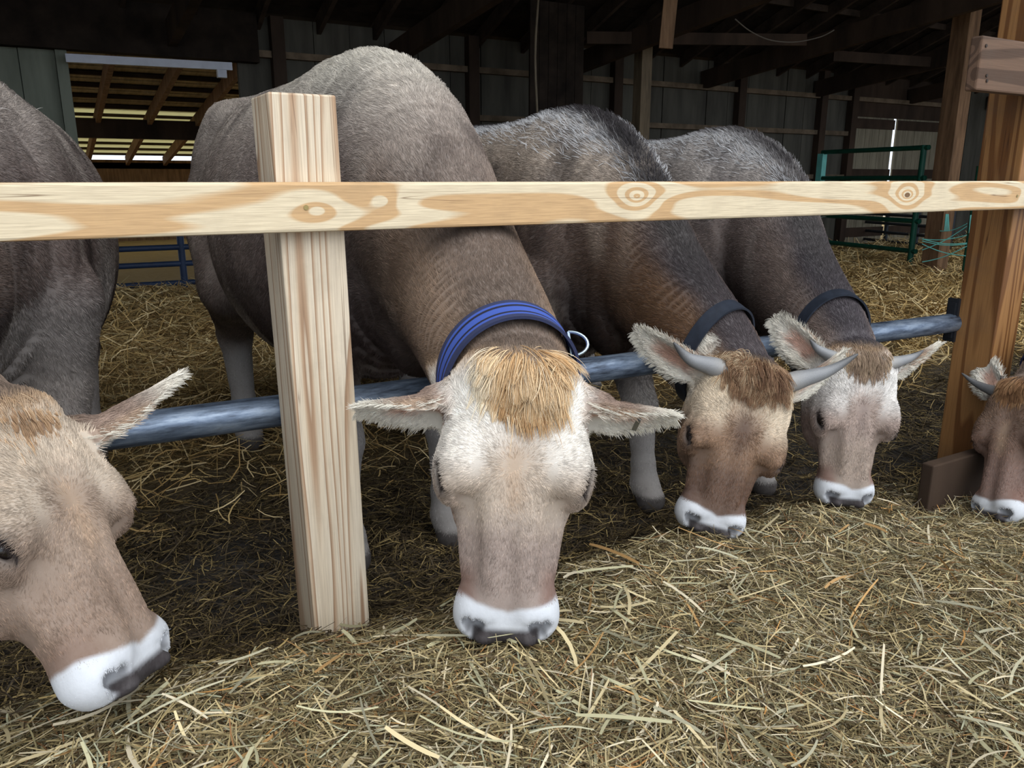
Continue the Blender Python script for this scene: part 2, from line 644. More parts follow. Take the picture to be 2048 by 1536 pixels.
xs_ = np.concatenate([np.arange(-3, -.8, .12), np.arange(-.8, 4.2, .022), np.arange(4.2, 23, .15)])
ys_ = np.concatenate([np.arange(-1.5, .2, .2), np.arange(.2, 2.6, .022), np.arange(2.6, 9.45, .10), np.arange(9.5, 17.2, .3)])
GX, GY = np.meshgrid(xs_, ys_, indexing='ij')
gx, gy = GX.ravel(), GY.ravel()
gz = hay_z(gx, gy)
gP = np.stack([gx, gy, gz], 1)
gz = gz + .008 * vnoise(gP, 60, 46) * (gy < 2.6) * (gy > .2)
nI, nJ = GX.shape
ii = (np.arange(nI - 1)[:, None] * nJ + np.arange(nJ - 1)[None]).ravel()
gq = np.stack([ii, ii + nJ, ii + nJ + 1, ii + 1], 1)
floor_mat = attr_mat('soiled_bedding', rough=.9, spec=.05, var=.10, bumps=.6)
floor = mesh_np('floor', np.stack([gx, gy, gz], 1), gq, floor_mat, None, True, origin=(0, 0, 0))
hp_, bk_ = ground_zone(gx, gy)
nn_ = vnoise(gP, 16, 47) * .5 + .5
gc = np.tile(lin(33, 28, 23), (len(gx), 1))
gc = gc * (1 - bk_[:, None]) + lin(142, 118, 74) * bk_[:, None]
gc = gc * (1 - hp_[:, None]) + (lin(62, 54, 36) * (1 - nn_[:, None]) + lin(92, 80, 50) * nn_[:, None]) * hp_[:, None]
set_color(floor, gc)
struct(floor)

yard = plain('gravel_yard', (176, 170, 160), rough=.9, rgb2=(146, 140, 130), scale=2, spec=.1)
struct(MB().box(-30, 40, -30, 60, -.3, -.06).build('ground', yard, origin=(0, 0, -.06)))
old_wood = plain('weathered_barn_timber', (74, 60, 50), rough=.9, rgb2=(48, 40, 35), scale=3, stretch=(1, 1, .3), spec=.08)
dark_wood = plain('dark_roof_boards', (50, 42, 36), rough=.95, rgb2=(30, 26, 23), scale=4, spec=.05)
wall_mat = plain('grey_wall_boards', (90, 87, 78), rough=.8, rgb2=(66, 63, 57), scale=5, stretch=(1, 1, .15), spec=.1)
wall_green = plain('pale_green_boards', (128, 132, 118), rough=.8, rgb2=(100, 104, 92), scale=5, stretch=(1, 1, .15), spec=.1)
post_wood = plain('brown_post_timber', (134, 104, 78), rough=.8, rgb2=(92, 70, 52), scale=6, stretch=(3, 3, .4), spec=.1)
white_paint = plain('white_track', (205, 208, 218), rough=.6, var=.12)
tin = plain('roof_tin', (190, 172, 140), rough=.6, rgb2=(150, 134, 108), scale=3, stretch=(6, 1, 1))
green_paint = plain('green_gate_paint', (22, 84, 66), rough=.45, var=.3)
teal_paint = plain('turquoise_paint', (110, 190, 180), rough=.5, var=.25)
blue_paint = plain('blue_gate_paint', (40, 56, 84), rough=.5, var=.3)
door_wood = plain('grey_door_planks', (146, 138, 118), rough=.85, rgb2=(112, 104, 88), scale=6, stretch=(2, 1, .2), spec=.1)

YB = 9.3            # inner face of the back wall
def boards(x0, x1, z0, z1, y, step, rng, th=.03):
    mb = MB()
    x = x0
    while x < x1 - 1e-6:
        xe = min(x + step, x1)
        d = rng.choice([0, .012])
        mb.box(x + .004, xe - .004, y - d, y + th, z0, z1)
        x = xe
    mb.box(x0, x1, y + th, y + th + .02, z0, z1)
    return mb
XO0, XO1 = at_y(124, 110, YB)[0], at_y(475, 130, YB)[0]
XD0, XD1 = at_y(1697, 260, YB)[0], at_y(1905, 260, YB)[0]
ZT = 2.84
rg_ = np.random.default_rng(5)
left_wall = MB()
lw = boards(-6.5, XO0 - .06, 0, ZT, YB, .34, rg_)
struct(lw.build('wall_back_left', wall_green, origin=(-3, YB, 0)))
struct(MB().box(XO0 - .06, XO0 + .04, YB - .06, YB + .08, 0, 2.42).build('trim_1', wall_green, origin=(XO0, YB, 0)))
struct(boards(XO1, XD0, 0, ZT, YB, .42, rg_).build('wall_back_middle', wall_mat, origin=(7, YB, 0)))
struct(boards(XD1, 22, 0, ZT, YB, .42, rg_).build('wall_back_right', wall_mat, origin=(18, YB, 0)))
struct(MB().box(21.6, 21.7, -1, YB, 0, 4).build('wall_right', wall_mat, origin=(21.6, 4, 0)))
struct(MB().box(-6.6, -6.5, -1, YB, 0, 4).build('wall_left', wall_mat, origin=(-6.6, 4, 0)))
struct(MB().box(-6.5, XO1 + .2, YB - .16, YB + .02, 2.36, 2.84).build('trim_2', dark_wood, origin=(-2, YB, 2.4)))
struct(MB().box(XD0, XD1, YB - .02, YB + .05, 2.19, ZT).build('trim_3', old_wood, origin=(13, YB, 2.3)))
# rails and studs on the wall
rail_wood = plain('wall_rail_timber', (120, 104, 86), rough=.85, rgb2=(88, 76, 62), scale=6, spec=.1)
k = 4
for z, x1 in ((2.46, XD1), (1.90, XD0), (1.20, XD0)):
    struct(MB().box(XO1 + .1, x1, YB - .09, YB - .01, z - .035, z + .035).build('trim_%d' % k, rail_wood, origin=(8, YB, z))); k += 1
for px in (560, 940, 1225, 1472, 1636, 1698, 1905):
    x = at_y(px, 220, YB)[0]
    struct(MB().box(x - .07, x + .07, YB - .13, YB - .012, 0, ZT).build('trim_%d' % k, old_wood, origin=(x, YB, 0))); k += 1
# plank doors standing a hand apart
def plank_door(idx, x0, x1, z1, lab):
    mb = MB()
    n = 6
    for i in range(n):
        a, b = x0 + (x1 - x0) * i / n, x0 + (x1 - x0) * (i + 1) / n
        mb.box(a + .004, b - .004, YB + .0, YB + .03, .05, z1)
    d = mb.build('door_%d' % idx, door_wood, origin=((x0 + x1) / 2, YB, .05))
    struct(d); d['label'] = lab
    br = MB()
    for z in (.25, 1.25, z1 - .12):
        br.box(x0, x1, YB - .03, YB - .001, z - .08, z + .08)
    br.build('ledge', old_wood, d)
    return d
XG0, XG1 = at_y(1786, 260, YB)[0], at_y(1793, 260, YB)[0]
plank_door(1, XD0 + .08, XG0, 2.20, 'grey plank door with brown ledges on the back wall')
plank_door(2, XG1, XD1 - .08, 2.20, 'dark plank door right of the bright gap')

# roof: boards, rafters along Y, lower chords of the trusses
def roof_z(y):
    return np.interp(y, [1.2, 5.3, YB + .3], [4.15, 4.25, 2.62])
ceil = MB()
for (ya, yb) in ((1.4, 5.3), (5.3, YB + .35)):
    n = 26
    for i in range(n):
        a, b = ya + (yb - ya) * i / n, ya + (yb - ya) * (i + 1) / n
        za, zb = roof_z(a) + .16, roof_z(b) + .16
        ceil.hexa([(-7, a, za), (22, a, za), (22, b - .012, zb), (-7, b - .012, zb)], [(-7, a, za + .03), (22, a, za + .03), (22, b + .03, zb + .03), (-7, b + .03, zb + .03)])
ceiling = struct(ceil.build('ceiling', dark_wood, origin=(7, 5, 3)))
rafter_wood = plain('rafter_timber', (72, 60, 51), rough=.9, rgb2=(46, 39, 34), scale=5, spec=.06)
for i in range(36):
    x = -2.4 + i * .66
    r = MB().bar((x, YB + .2, roof_z(YB + .2) + .06), (x, 5.3, roof_z(5.3) + .06), .05, .16)
    r.build('rafter', rafter_wood, ceiling)
for i in range(18):
    x = -2.4 + i * 1.32
    MB().bar((x, 5.3, roof_z(5.3) + .06), (x, 1.42, roof_z(1.42) + .06), .05, .16).build('rafter', rafter_wood, ceiling)
for i in range(9):
    x = -1.1 + i * 2.42
    MB().bar((x, YB - .05, 2.56), (x, 4.0, 3.10), .09, .24).build('truss_beam', old_wood, ceiling)
for (xa, ya, za), (xb, yb, zb) in (((5.6, 8.0, 2.72), (8.3, 7.2, 2.80)), ((9.3, 7.6, 2.74), (12.2, 7.1, 2.74))):
    MB().bar((xa, ya, za), (xb, yb, zb), .04, .13).build('brace', old_wood, ceiling)
for y in (7.9, 6.6, 5.9):
    MB().bar((-6, y, roof_z(y) + .11), (21, y, roof_z(y) + .11), .05, .08).build('purlin', rafter_wood, ceiling)
# eave beam over the fence
struct(MB().box(-6.5, 21.6, 1.56, 1.74, 3.86, 4.12).build('trim_20', post_wood, origin=(7, 1.5, 3.1)))
# dark boarded partition
pa, pb = at_y(1060, 100, 8.0)[0], at_y(1168, 100, 8.0)[0]
pt = MB()
for i in range(6):
    a, b = pa + (pb - pa) * i / 6, pa + (pb - pa) * (i + 1) / 6
    pt.box(a + .003, b - .003, 8.0, 8.03 + .008 * (i % 2), 0.0, 3.05)
struct(pt.build('wall_inner', dark_wood, origin=((pa + pb) / 2, 8, 0)))

# posts inside the barn
def leg_post(name, p, w, z1, mat, label):
    o = MB().box(p[0] - w / 2, p[0] + w / 2, p[1] - w / 2, p[1] + w / 2, 0, z1).build(name, mat, bevel=.006, origin=(p[0], p[1], 0))
    return tag(o, label, 'post')
bp = at_d(1866, 545, 9.6)
leg_post('barn_post', bp, .21, 3.1, post_wood, 'tall brown square post standing in the straw at the right')
bp2 = at_y(1288, 80, 8.2)
leg_post('barn_post', bp2, .16, bp2[2], plain('grey_post_timber', (122, 106, 84), rgb2=(92, 80, 64), scale=6, stretch=(3, 3, .4), rough=.85), 'shorter greyish post with a free top, before the back wall')
hb0, hb1 = at_y(1345, -40, 6.0), at_y(1331, 97, 6.0)
tag(MB().bar(hb0 + nrm(hb0 - hb1) * .45, hb1, .035, .125, RT).build('hanging_plank', post_wood), 'loose plank hanging down from the roof beams', 'plank')
r0_, r1_ = at_y(1076, -60, 7.0), at_y(1072, 215, 7.0)
rpts = np.linspace(r0_ + [0, 0, .4], r1_ - [0, 0, .9], 14) + np.stack([.02 * np.sin(np.arange(14) * .8), 0 * np.arange(14), 0 * np.arange(14)], 1)
tag(MB().tube(rpts, .011, 6).build('hanging_rope', plain('old_rope', (120, 108, 90), rough=.9), None, True), 'thin rope hanging down before the dark partition', 'rope')
cw = [at_y(*p, 6.2) for p in ((1470, 38), (1500, 62), (1540, 80), (1590, 84), (1640, 74), (1668, 60))]
tag(MB().tube(catmull(cw, 30), .006, 6).build('sagging_wire', plain('old_wire', (96, 88, 78), rough=.7), None, True), 'thin wire sagging between the roof beams', 'wire')

# gate panels
def tube_gate(name, p0, p1, zs, mat, label, cat='gate', r=.024, ups=(.0, 1.0), post_r=None, legs=0.0):
    g_ = empty(name, (p0[0], p0[1], 0))
    p0, p1 = np.array([p0[0], p0[1], 0.]), np.array([p1[0], p1[1], 0.])
    tag(g_, label, cat)
    for z in zs:
        MB().tube([p0 + [0, 0, z], p1 + [0, 0, z]], r, 10).build('bar', mat, g_, True)
    for u in ups:
        c = p0 + (p1 - p0) * u
        MB().tube([c + [0, 0, legs], c + [0, 0, max(zs) + r]], post_r or r * 1.2, 10).build('upright', mat, g_, True)
    return g_
tube_gate('tube_gate', (XO0 + .12, YB - .35), (XO1 + .5, YB - .35), (.10, .30, .47, .62, .80, 1.0), blue_paint, 'dark blue tube gate across the far opening at the left', r=.03, ups=(0, .36, .72, 1), legs=.01)
ga, gb = at_d(1640, 360, 11.5), at_d(1850, 360, 9.75)
gg = tube_gate('tube_gate', (ga[0], ga[1]), (gb[0], gb[1]), (.30, .66, 1.17, 1.52), green_paint, 'green tube gate between the far wall and the brown post', r=.03, ups=(.96,), legs=.01)
MB().box(ga[0] - .045, ga[0] + .045, ga[1] - .045, ga[1] + .045, 0.0, 1.50).build('end_post', teal_paint, gg)['label'] = 'turquoise end post'
gc0, gc1 = at_d(1640, 450, 15.5), at_d(1905, 450, 12.5)
tube_gate('tube_gate', (gc0[0], gc0[1] - .3), (gc1[0], gc1[1]), (.12, .27, .42, .57, .72, .87), plain('dark_gate_paint', (46, 50, 56), rough=.5), 'low dark panel of many rails far behind the green gate', r=.025, ups=(.0, .25, .5, .75, 1.0), legs=.01)
tp = at_d(1930, 540, 9.3)
tpole = MB().tube([(tp[0], tp[1], -.02), (tp[0], tp[1], 1.3)], .035, 14).build('green_pole', green_paint, None, True, origin=(tp[0], tp[1], 0))
tag(tpole, 'green steel pole wound with twine beside the stained post', 'pole')
tw = MB()
for (y0_, y1_) in ((462, 447), (500, 452), (478, 486), (482, 488), (488, 512), (524, 492), (478, 470)):
    a = at_d(1844 if y0_ != 462 else 1880, y0_, 9.42) ; b = at_d(1934, y1_, 9.22)
    ps = np.linspace(a, b, 10); ps[:, 2] -= .03 * np.sin(np.linspace(0, math.pi, 10))
    tw.tube(ps, .0055, 5)
for px, y0_, y1_ in ((1892, 428, 462), (1941, 430, 466)):
    for j in range(4):
        ps = np.linspace(at_d(px + j * 1.5, y0_, 9.1), at_d(px - 3 + j * 3, y1_, 9.1), 6)
        tw.tube(ps, .006, 5)
tag(tw.build('baling_twine', teal_paint), 'turquoise baling twine strung between brown post and green pole', 'twine')

# lean-to beyond the opening
def lean_z(y): return 2.45 - .122 * (y - YB)
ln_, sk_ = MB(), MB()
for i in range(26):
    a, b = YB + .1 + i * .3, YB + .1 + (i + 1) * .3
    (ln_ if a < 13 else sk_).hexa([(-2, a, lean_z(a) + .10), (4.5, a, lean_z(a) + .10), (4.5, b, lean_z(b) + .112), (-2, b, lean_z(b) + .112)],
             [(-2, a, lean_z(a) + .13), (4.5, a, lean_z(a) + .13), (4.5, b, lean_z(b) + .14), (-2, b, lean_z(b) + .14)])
ltr = struct(ln_.build('ceiling_lean_to', tin, origin=(1, 13, 2)))
w = NT('translucent_roofing')
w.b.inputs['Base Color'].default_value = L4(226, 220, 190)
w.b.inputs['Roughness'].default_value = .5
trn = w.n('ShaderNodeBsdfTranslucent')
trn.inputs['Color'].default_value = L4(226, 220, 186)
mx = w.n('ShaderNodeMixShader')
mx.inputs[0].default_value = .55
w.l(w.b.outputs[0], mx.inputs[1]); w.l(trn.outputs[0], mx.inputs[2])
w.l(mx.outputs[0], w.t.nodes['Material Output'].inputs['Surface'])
sk_.build('translucent_panel', w.m, ltr)  # translucent panels added to brighten the far underside of the lean-to roof
for i in range(13):
    y = YB + .35 + i * .6
    MB().box(-2, 4.5, y - .05, y + .05, lean_z(y) + .06, lean_z(y) + .10).build('purlin', old_wood, ltr)
for x in (-.55, .12, .79, 1.45, 2.1, 2.8):
    MB().bar((x, YB + .06, lean_z(YB) - .02), (x, 17.0, lean_z(17) - .02), .06, .16).build('rafter', post_wood, ltr)
struct(MB().box(-2, 4.5, 12.9, 13.1, lean_z(13) - .28, lean_z(13) - .02).build('trim_21', old_wood, origin=(1, 13, 1.6)))
struct(MB().box(-2, 4.5, 17.0, 17.1, lean_z(17) - .16, lean_z(17) + .0).build('trim_22', post_wood, origin=(1, 17, 1.3)))
bw = MB()
for i in range(36):
    bw.box(-2 + i * .18, -2 + i * .18 + .18, 17.0, 17.04, 0, 1.46)
struct(bw.build('wall_lean_to', post_wood, origin=(1, 17, 0)))
tk = at_y(130, 108, YB - .2); tk2 = at_y(463, 126, YB - .2)
t_ = empty('door_track', (tk[0], YB - .2, tk[2])); tag(t_, 'white sliding door track above the far left opening', 'track')
MB().bar(tk - [0, 0, .035], tk2 - [0, 0, .035], .05, .075).build('rail', white_paint, t_)
MB().box(tk2[0] - .15, tk2[0] - .06, YB - .22, YB - .15, tk2[2] - .15, tk2[2] - .075).build('bracket', white_paint, t_)

# ------------------------------------------------------------------ feeding fence
pale = wood('new_pine_rail', L4(224, 208, 178), L4(204, 168, 124), L4(110, 84, 60), 'X', rings=8.0, field=(.75, 9.0), seed=2.3, rough=.65, dirt=.18,
            knots=((-.75, 0, -.005, .22, .035), (-.62, 0, .01, .16, .02), (.02, 0, .012, .42, .030), (1.05, 0, .006, .5, .026), (-1.62, 0, 0, .25, .05), (1.72, 0, 0, .3, .02)))
postw = wood('new_pine_post', L4(222, 208, 186), L4(176, 146, 118), L4(112, 86, 66), 'Z', rings=15, field=(.42, 8.0), seed=7.1, rough=.7, dirt=.25, stops=[(0.0, L4(222, 208, 186)), (.55, L4(216, 200, 176)), (.80, L4(182, 152, 124)), (.90, L4(160, 130, 104)), (.95, L4(222, 208, 186))])
stained = wood('stained_pine_post', L4(152, 110, 68), L4(112, 74, 42), L4(70, 44, 26), 'Z', rings=9, field=(.40, 8.0), seed=1.2, rough=.5, dirt=.35)
oldb = wood('weathered_board', L4(112, 88, 72), L4(84, 65, 53), L4(70, 54, 44), 'X', rings=7, field=(.5, 9.0), seed=4, rough=.8, dirt=.3)

YF = 1.56
tl, tr_ = at_y(535, 183, YF), at_y(672, 190, YF)
bl, br_ = at_y(630, 1265, YF), at_y(742, 1280, YF)
def down(t, b, z): return t + (b - t) * ((t[2] - z) / (t[2] - b[2]))
B0, B1 = down(tl, bl, -.02), down(tr_, br_, -.02)
dv = np.array([0, .14, 0])
tl[2] = tr_[2] = (tl[2] + tr_[2]) / 2
post = MB().hexa([B0, B1, B1 + dv, B0 + dv], [tl, tr_, tr_ + dv, tl + dv])
pc = (B0 + B1) / 2
fp = post.build('fence_post', postw, bevel=.004, origin=(pc[0], YF + .07, 0))
tag(fp, 'pale new square fence post left of the white faced cow', 'fence post')

YR = 1.52
a0, a1 = at_y(0, 363, YR), at_y(0, 480, YR)
b0, b1 = at_y(2048, 363, YR), at_y(2048, 420, YR)
zt, zb = (a0[2] + b0[2]) / 2, (a1[2] + b1[2]) / 2
rail = empty('top_rail', (1.2, YR, zb))
rail_o = bpy.data.objects.get('top_rail')
mb = MB().box(-1.3, 3.10, YR, YF - .001, zb, zt)
bpy.data.objects.remove(rail_o)
rail = mb.build('top_rail', pale, bevel=.006, origin=(1.2, YR, (zb + zt) / 2))
tag(rail, 'long pale pine rail nailed across the fence posts', 'rail')
for (px, py) in ((612, 415), (2034, 392)):
    s_ = at_y(px, py, YR)
    MB().tube([s_ + [0, .003, 0], s_ - [0, .0015, 0]], .0048, 14).build('screw', plain('brass_screw', (170, 150, 100), rough=.35, metal=.9), rail)

cx = at_y(2016, 500, 1.58)[0]
sp_ = MB().box(cx, cx + .15, 1.58, 1.73, 0, 3.86)
stp = sp_.build('stained_post', stained, bevel=.004, origin=(cx + .07, 1.65, 0))
tag(stp, 'tall brown stained post at the right edge', 'post')
n0_ = at_y(1967, 70, 1.54); n1_ = at_y(1970, 182, 1.54)
nb = MB().box(n0_[0], n0_[0] + .62, 1.54, 1.579, n1_[2], n0_[2]).build('nailed_board', oldb, bevel=.006)
tag(nb, 'weathered brown board nailed across the stained post', 'board')
for dx_, dz_ in ((.05, .03), (.045, .045), (.02, .13)):
    MB().tube([(n0_[0] + dx_, 1.541, n1_[2] + dz_), (n0_[0] + dx_, 1.537, n1_[2] + dz_)], .005, 10).build('nail', plain('rusty_nail', (70, 60, 54), rough=.6, metal=.6), nb)
kb0 = at_y(1884, 866, 1.50)
kb = MB().box(kb0[0] - .02, kb0[0] + .6, 1.50, 1.545, 0.0, .19).build('kick_board', old_wood, bevel=.005)
tag(kb, 'low brown board at the foot of the stained post', 'board')

# steel pipe behind the posts
w = NT('galvanised_pipe')
v = w.mapped((1, 6, 6)); f_ = w.noise(v, 9, 6, .65)
w.l(w.ramp(f_, [(.34, L4(58, 66, 80)), (.50, L4(104, 118, 138)), (.62, L4(138, 152, 170)), (.74, L4(92, 90, 86))]), w.b.inputs['Base Color'])
w.b.inputs['Metallic'].default_value = .55; w.b.inputs['Roughness'].default_value = .42
w.bump(f_, .2, .002)
pz0, pz1 = .650, .622
pp = MB().tube(np.linspace((-1.4, 1.742, .665), (2.952, 1.742, .620), 24), .036, 24).build('steel_pipe', w.m, None, True)
tag(pp, 'blue grey steel pipe running behind the fence posts', 'pipe')
cl_ = MB()
cl_.box(2.93, 2.952, 1.728, 1.756, .565, .595).box(2.93, 2.952, 1.728, 1.756, .65, .70)
cl_.box(2.938, 2.95, 1.72, 1.764, .55, .715)
cl_.build('bracket', plain('bracket_steel', (60, 62, 68), rough=.5, metal=.7), pp)
# ------------------------------------------------------------------ cattle
skin_mat = attr_mat('hide', rough=0.75, spec=0.12, var=0.10, bumps=0.25)
hair_mat = attr_mat('coat_hair', rough=0.55, spec=0.22, var=0.0)
horn_mat = attr_mat('horn', rough=0.42, spec=0.4, var=0.25, bumps=0.2)
eye_mat = plain('eye', (22, 16, 14), rough=0.06, var=0.3, bump=0, spec=0.7)
nose_mat_rough = 0.4

BODY = np.array([  # y, zc, half width, up, down
    (-1.34, 1.10, .08, .14, .22), (-1.27, 1.07, .18, .24, .32), (-1.10, 1.03, .265, .335, .36),
    (-.85, .98, .300, .395, .43), (-.58, .95, .335, .415, .47), (-.28, .95, .305, .420, .45),
    (-.02, .97, .235, .430, .44), (.15, .96, .19, .36, .36), (.27, .93, .13, .22, .24)])

HEADT = np.array([  # l, top, bottom, centre, half width, exponent
    (-.015, -.045, -.12, -.085, .070, 2.2), (.02, -.008, -.155, -.085, .105, 2.4), (.07, .006, -.19, -.085, .128, 2.7), (.13, .010, -.22, -.085, .136, 2.9),
    (.19, .007, -.24, -.085, .134, 2.8), (.24, .000, -.243, -.085, .117, 2.5), (.29, -.007, -.225, -.085, .097, 2.3),
    (.345, -.013, -.19, -.082, .084, 2.2), (.40, -.018, -.165, -.080, .080, 2.3), (.45, -.020, -.155, -.080, .086, 2.5),
    (.49, -.028, -.15, -.082, .088, 2.5), (.515, -.045, -.135, -.085, .074, 2.4)])

def wrinkle(V, Nn, neck, W, root, Lv, Fv, q, ly, amt, O, f):
    """loose skin: folds round the neck and down the brisket"""
    x, y, z, par = neck[0](V)
    A_, BU_, BD_ = neck[5], neck[6], neck[7]
    xs = np.arange(len(A_))
    kk = np.sqrt((x / np.interp(par, xs, A_)) ** 2 + (y / np.where(y > 0, np.interp(par, xs, BU_), np.interp(par, xs, BD_))) ** 2)
    nt = par / (len(A_) - 1)
    ny = y / np.interp(par, xs, BU_)
    w = (np.abs(kk - 1) < .12) * sstep(.30, .5, nt) * sstep(1.0, .9, nt) * sstep(1.0, .5, ny) * sstep(.04, -.06, (V - O) @ f)
    s_ = par * neck_step(neck) + .035 * vnoise(V, 6, 51) + .012 * vnoise(V, 19, 52)
    g = sstep(.0, .6, vnoise(V, 8, 53))
    ph = np.sin((s_ + .012 * vnoise(V, 3.1, 58)) * 2 * math.pi / .026)
    V += Nn * (w * g * amt * .0026 * (np.abs(ph) ** .6 * np.sign(ph)))[:, None]
    b = V - root
    bx, by, bz = (b @ Lv) / q, (b @ Fv) / q / ly, b[:, 2] / q
    w2 = sstep(-.25, .0, by) * sstep(.5, .62, bz) * sstep(1.12, .95, bz) * sstep(.62, .5, by) * (1 - (np.abs(kk - 1) < .12) * sstep(.3, .5, nt))
    ph = np.sin((bx + .25 * by + .02 * vnoise(V, 6, 54)) * 2 * math.pi / .05)
    V += Nn * (w2 * sstep(-.2, .4, vnoise(V, 5, 55)) * amt * .005 * ph)[:, None]

def neck_step(neck):
    C_ = neck[1]
    return np.linalg.norm(np.diff(C_, axis=0), axis=1).mean()

def cow(spec):
    sp = dict(H=1.4, girth=1.0, length=1.0, yaw=0.0, turn=0.0, hw=1.0, neck=1.0, horns=None, collar=None, seed=1, ear_tag=False,
              hair=1.0, vox=VOX, eye_l=.22)
    sp.update(spec)
    rng = np.random.default_rng(sp['seed'])
    q = sp['H'] / 1.4
    el_ = sp['eye_l']
    ya = math.radians(sp['yaw'])
    Fv = np.array([math.sin(ya), -math.cos(ya), 0.0])
    Lv = np.array([math.cos(ya), math.sin(ya), 0.0])
    Zv = np.array([0, 0, 1.0])
    root = np.array([sp['at'][0], sp['at'][1], sp.get('z0', 0.0)])
    g, ly = sp['girth'], sp['length']
    W = lambda x, y, z: root + Lv * x * q * g + Fv * y * q * ly + Zv * z * q
    # head frame
    O, M = np.asarray(sp['poll'], float), np.asarray(sp['muzzle'], float)
    f = nrm(M - O)
    L = np.linalg.norm(M - O)
    hs = L / 0.52
    c = nrm(CAM - (O + M) / 2)
    n0 = nrm(c - f * (c @ f))
    s0 = np.cross(n0, f)
    tu = math.radians(sp['turn'])
    n = nrm(n0 * math.cos(tu) + s0 * math.sin(tu))
    s = np.cross(n, f)
    hw = sp['hw']
    Hd = lambda x, l, z: O + hs * (s * x * hw + f * l + n * z)
    RH = np.array([s, f, n])
    sd = SDF()
    # trunk
    sc_ = [W(0, r[0], r[1]) for r in BODY]
    sd.sweep(sc_, [Lv] * len(BODY), BODY[:, 2] * q * g, BODY[:, 3] * q, BODY[:, 4] * q, N=2.15, n=22, k=0.05)
    for sgn in (-1, 1):
        sd.ell(W(sgn * .175, -.02, .95), np.array([.085, .17, .30]) * q, np.array([Lv, Fv, Zv]), k=.07)      # shoulder
        sd.ell(W(sgn * .17, -1.10, 1.02), np.array([.13, .22, .30]) * q, np.array([Lv, Fv, Zv]), k=.07)     # haunch
        sd.ell(W(sgn * .17, -.98, 1.29), np.array([.045, .10, .035]) * q, np.array([Lv, Fv, Zv]), k=.10)      # hip bone
        a0 = sp.get('fore', {}).get(sgn, 0.0)
        b0 = sp.get('hind', {}).get(sgn, 0.0)
        hx0 = sp.get('spread', {}).get(sgn, 0.0)
        P = [W(sgn * .175, .03, .82), W(sgn * .165, .0 + a0 * .3, .60), W(sgn * .15, .03 + a0 * .8, .375), W(sgn * .15, .02 + a0, .16), W(sgn * .15, .03 + a0, .095), W(sgn * .15, .07 + a0, .04)]
        sd.chain(P, np.array([.12, .08, .057, .038, .046, .052]) * q, k=.03)
        P = [W(sgn * .18, -1.08, .95), W(sgn * .20, -.98 + b0 * .3, .70), W(sgn * (.17 + hx0), -1.25 + b0 * .8, .47), W(sgn * (.165 + hx0), -1.21 + b0, .17), W(sgn * (.165 + hx0), -1.19 + b0, .10), W(sgn * (.165 + hx0), -1.14 + b0, .04)]
        sd.chain(P, np.array([.17, .125, .062, .043, .048, .054]) * q, k=.04)
        # floor of the hoof
    tailp = [W(.0, -1.34, 1.22), W(0, -1.42, 1.10), W(0, -1.43, .8), W(0, -1.42, .5)]
    sd.chain(tailp, np.array([.05, .032, .025, .035]) * q, k=.03)
    # brisket and dewlap
    sd.ell(W(0, .20, .78), np.array([.10, .14, .20]) * q, np.array([Lv, Fv, Zv]), k=.08)
    # neck
    nk = sp['neck']
    NE = Hd(0, .055, -.125)
    N0, N1 = W(0, -.16, 1.06), W(0, .12, 1.06)
    mid = sp.get('bend', np.zeros(3))
    N2 = N1 * .52 + NE * .48 + np.array([0, 0, sp.get('sag', .0)]) + mid
    N3 = N1 * .20 + NE * .80 + np.array([0, 0, sp.get('sag', .0) * .7]) + mid * .6
    sm = nrm(Lv * .5 + s * .5)
    neck = sd.sweep([N0, N1, N2, N3, NE], [Lv, Lv, sm, nrm(Lv * .2 + s * .8), s],
             np.array([.20, .175, .135, .118, .100]) * q * nk * np.array([g, g, 1, 1, 1]), np.array([.31, .27, .185, .150, .115]) * q,
             np.array([.30, .30, .225, .185, .14]) * q, N=2.1, n=20, k=sp.get('nk', .028))
    # head
    T = HEADT
    sd.sweep([Hd(0, r[0], r[3]) for r in T], [s] * len(T), T[:, 4] * hs * hw, (T[:, 1] - T[:, 3]) * hs, (T[:, 3] - T[:, 2]) * hs, N=T[:, 5], n=26, k=0.035, capr=0.3)
    E = lambda x, l, z, r, k=.03, sub=False, R=RH: sd.ell(Hd(x, l, z), np.array(r) * hs * np.array([hw, 1, 1]), R, k * hs, sub)
    E(0, .012, -.035, (.085, .040, .045), .05)                    # poll
    E(0, .10, .030, (.022, .08, .020), .05, True)                  # hollow of the forehead
    for g_ in (-1, 1):
        E(g_ * .113, el_ - .003, -.048, (.034, .060, .042), .035)        # orbit
        E(g_ * .098, el_ - .030, -.012, (.028, .055, .018), .03)         # brow ridge
        E(g_ * .078, .245, -.155, (.040, .095, .075), .04)         # cheek muscle
        E(g_ * .076, .315, -.078, (.016, .085, .016), .03)         # facial crest
        E(g_ * .082, el_ + .095, -.020, (.014, .045, .014), .05, True)   # hollow below the eye
        E(g_ * .030, .36, -.022, (.014, .10, .012), .03)           # edge of the nose bridge
        E(g_ * .058, .478, -.070, (.036, .046, .050), .03)         # muzzle pad
        # nostril
        Rn = np.array([nrm(s * 1 + f * -.55 * g_), nrm(f + s * .55 * g_), n])
        E(g_ * .055, .500, -.036, (.014, .022, .024), .010, True, R=Rn)
        E(g_ * .069, .484, -.040, (.008, .018, .014), .010, True, R=Rn)
        E(g_ * .040, .520, -.040, (.016, .012, .020), .012)
        # eye: slit between two lids
        ed = nrm(s * g_ * .76 + n * .65)
        el = nrm(f - ed * (f @ ed) + n * .45)
        el = nrm(el - ed * (el @ ed))
        Re = np.array([ed, el, np.cross(ed, el)])
        ec = Hd(g_ * .129, el_, -.021)
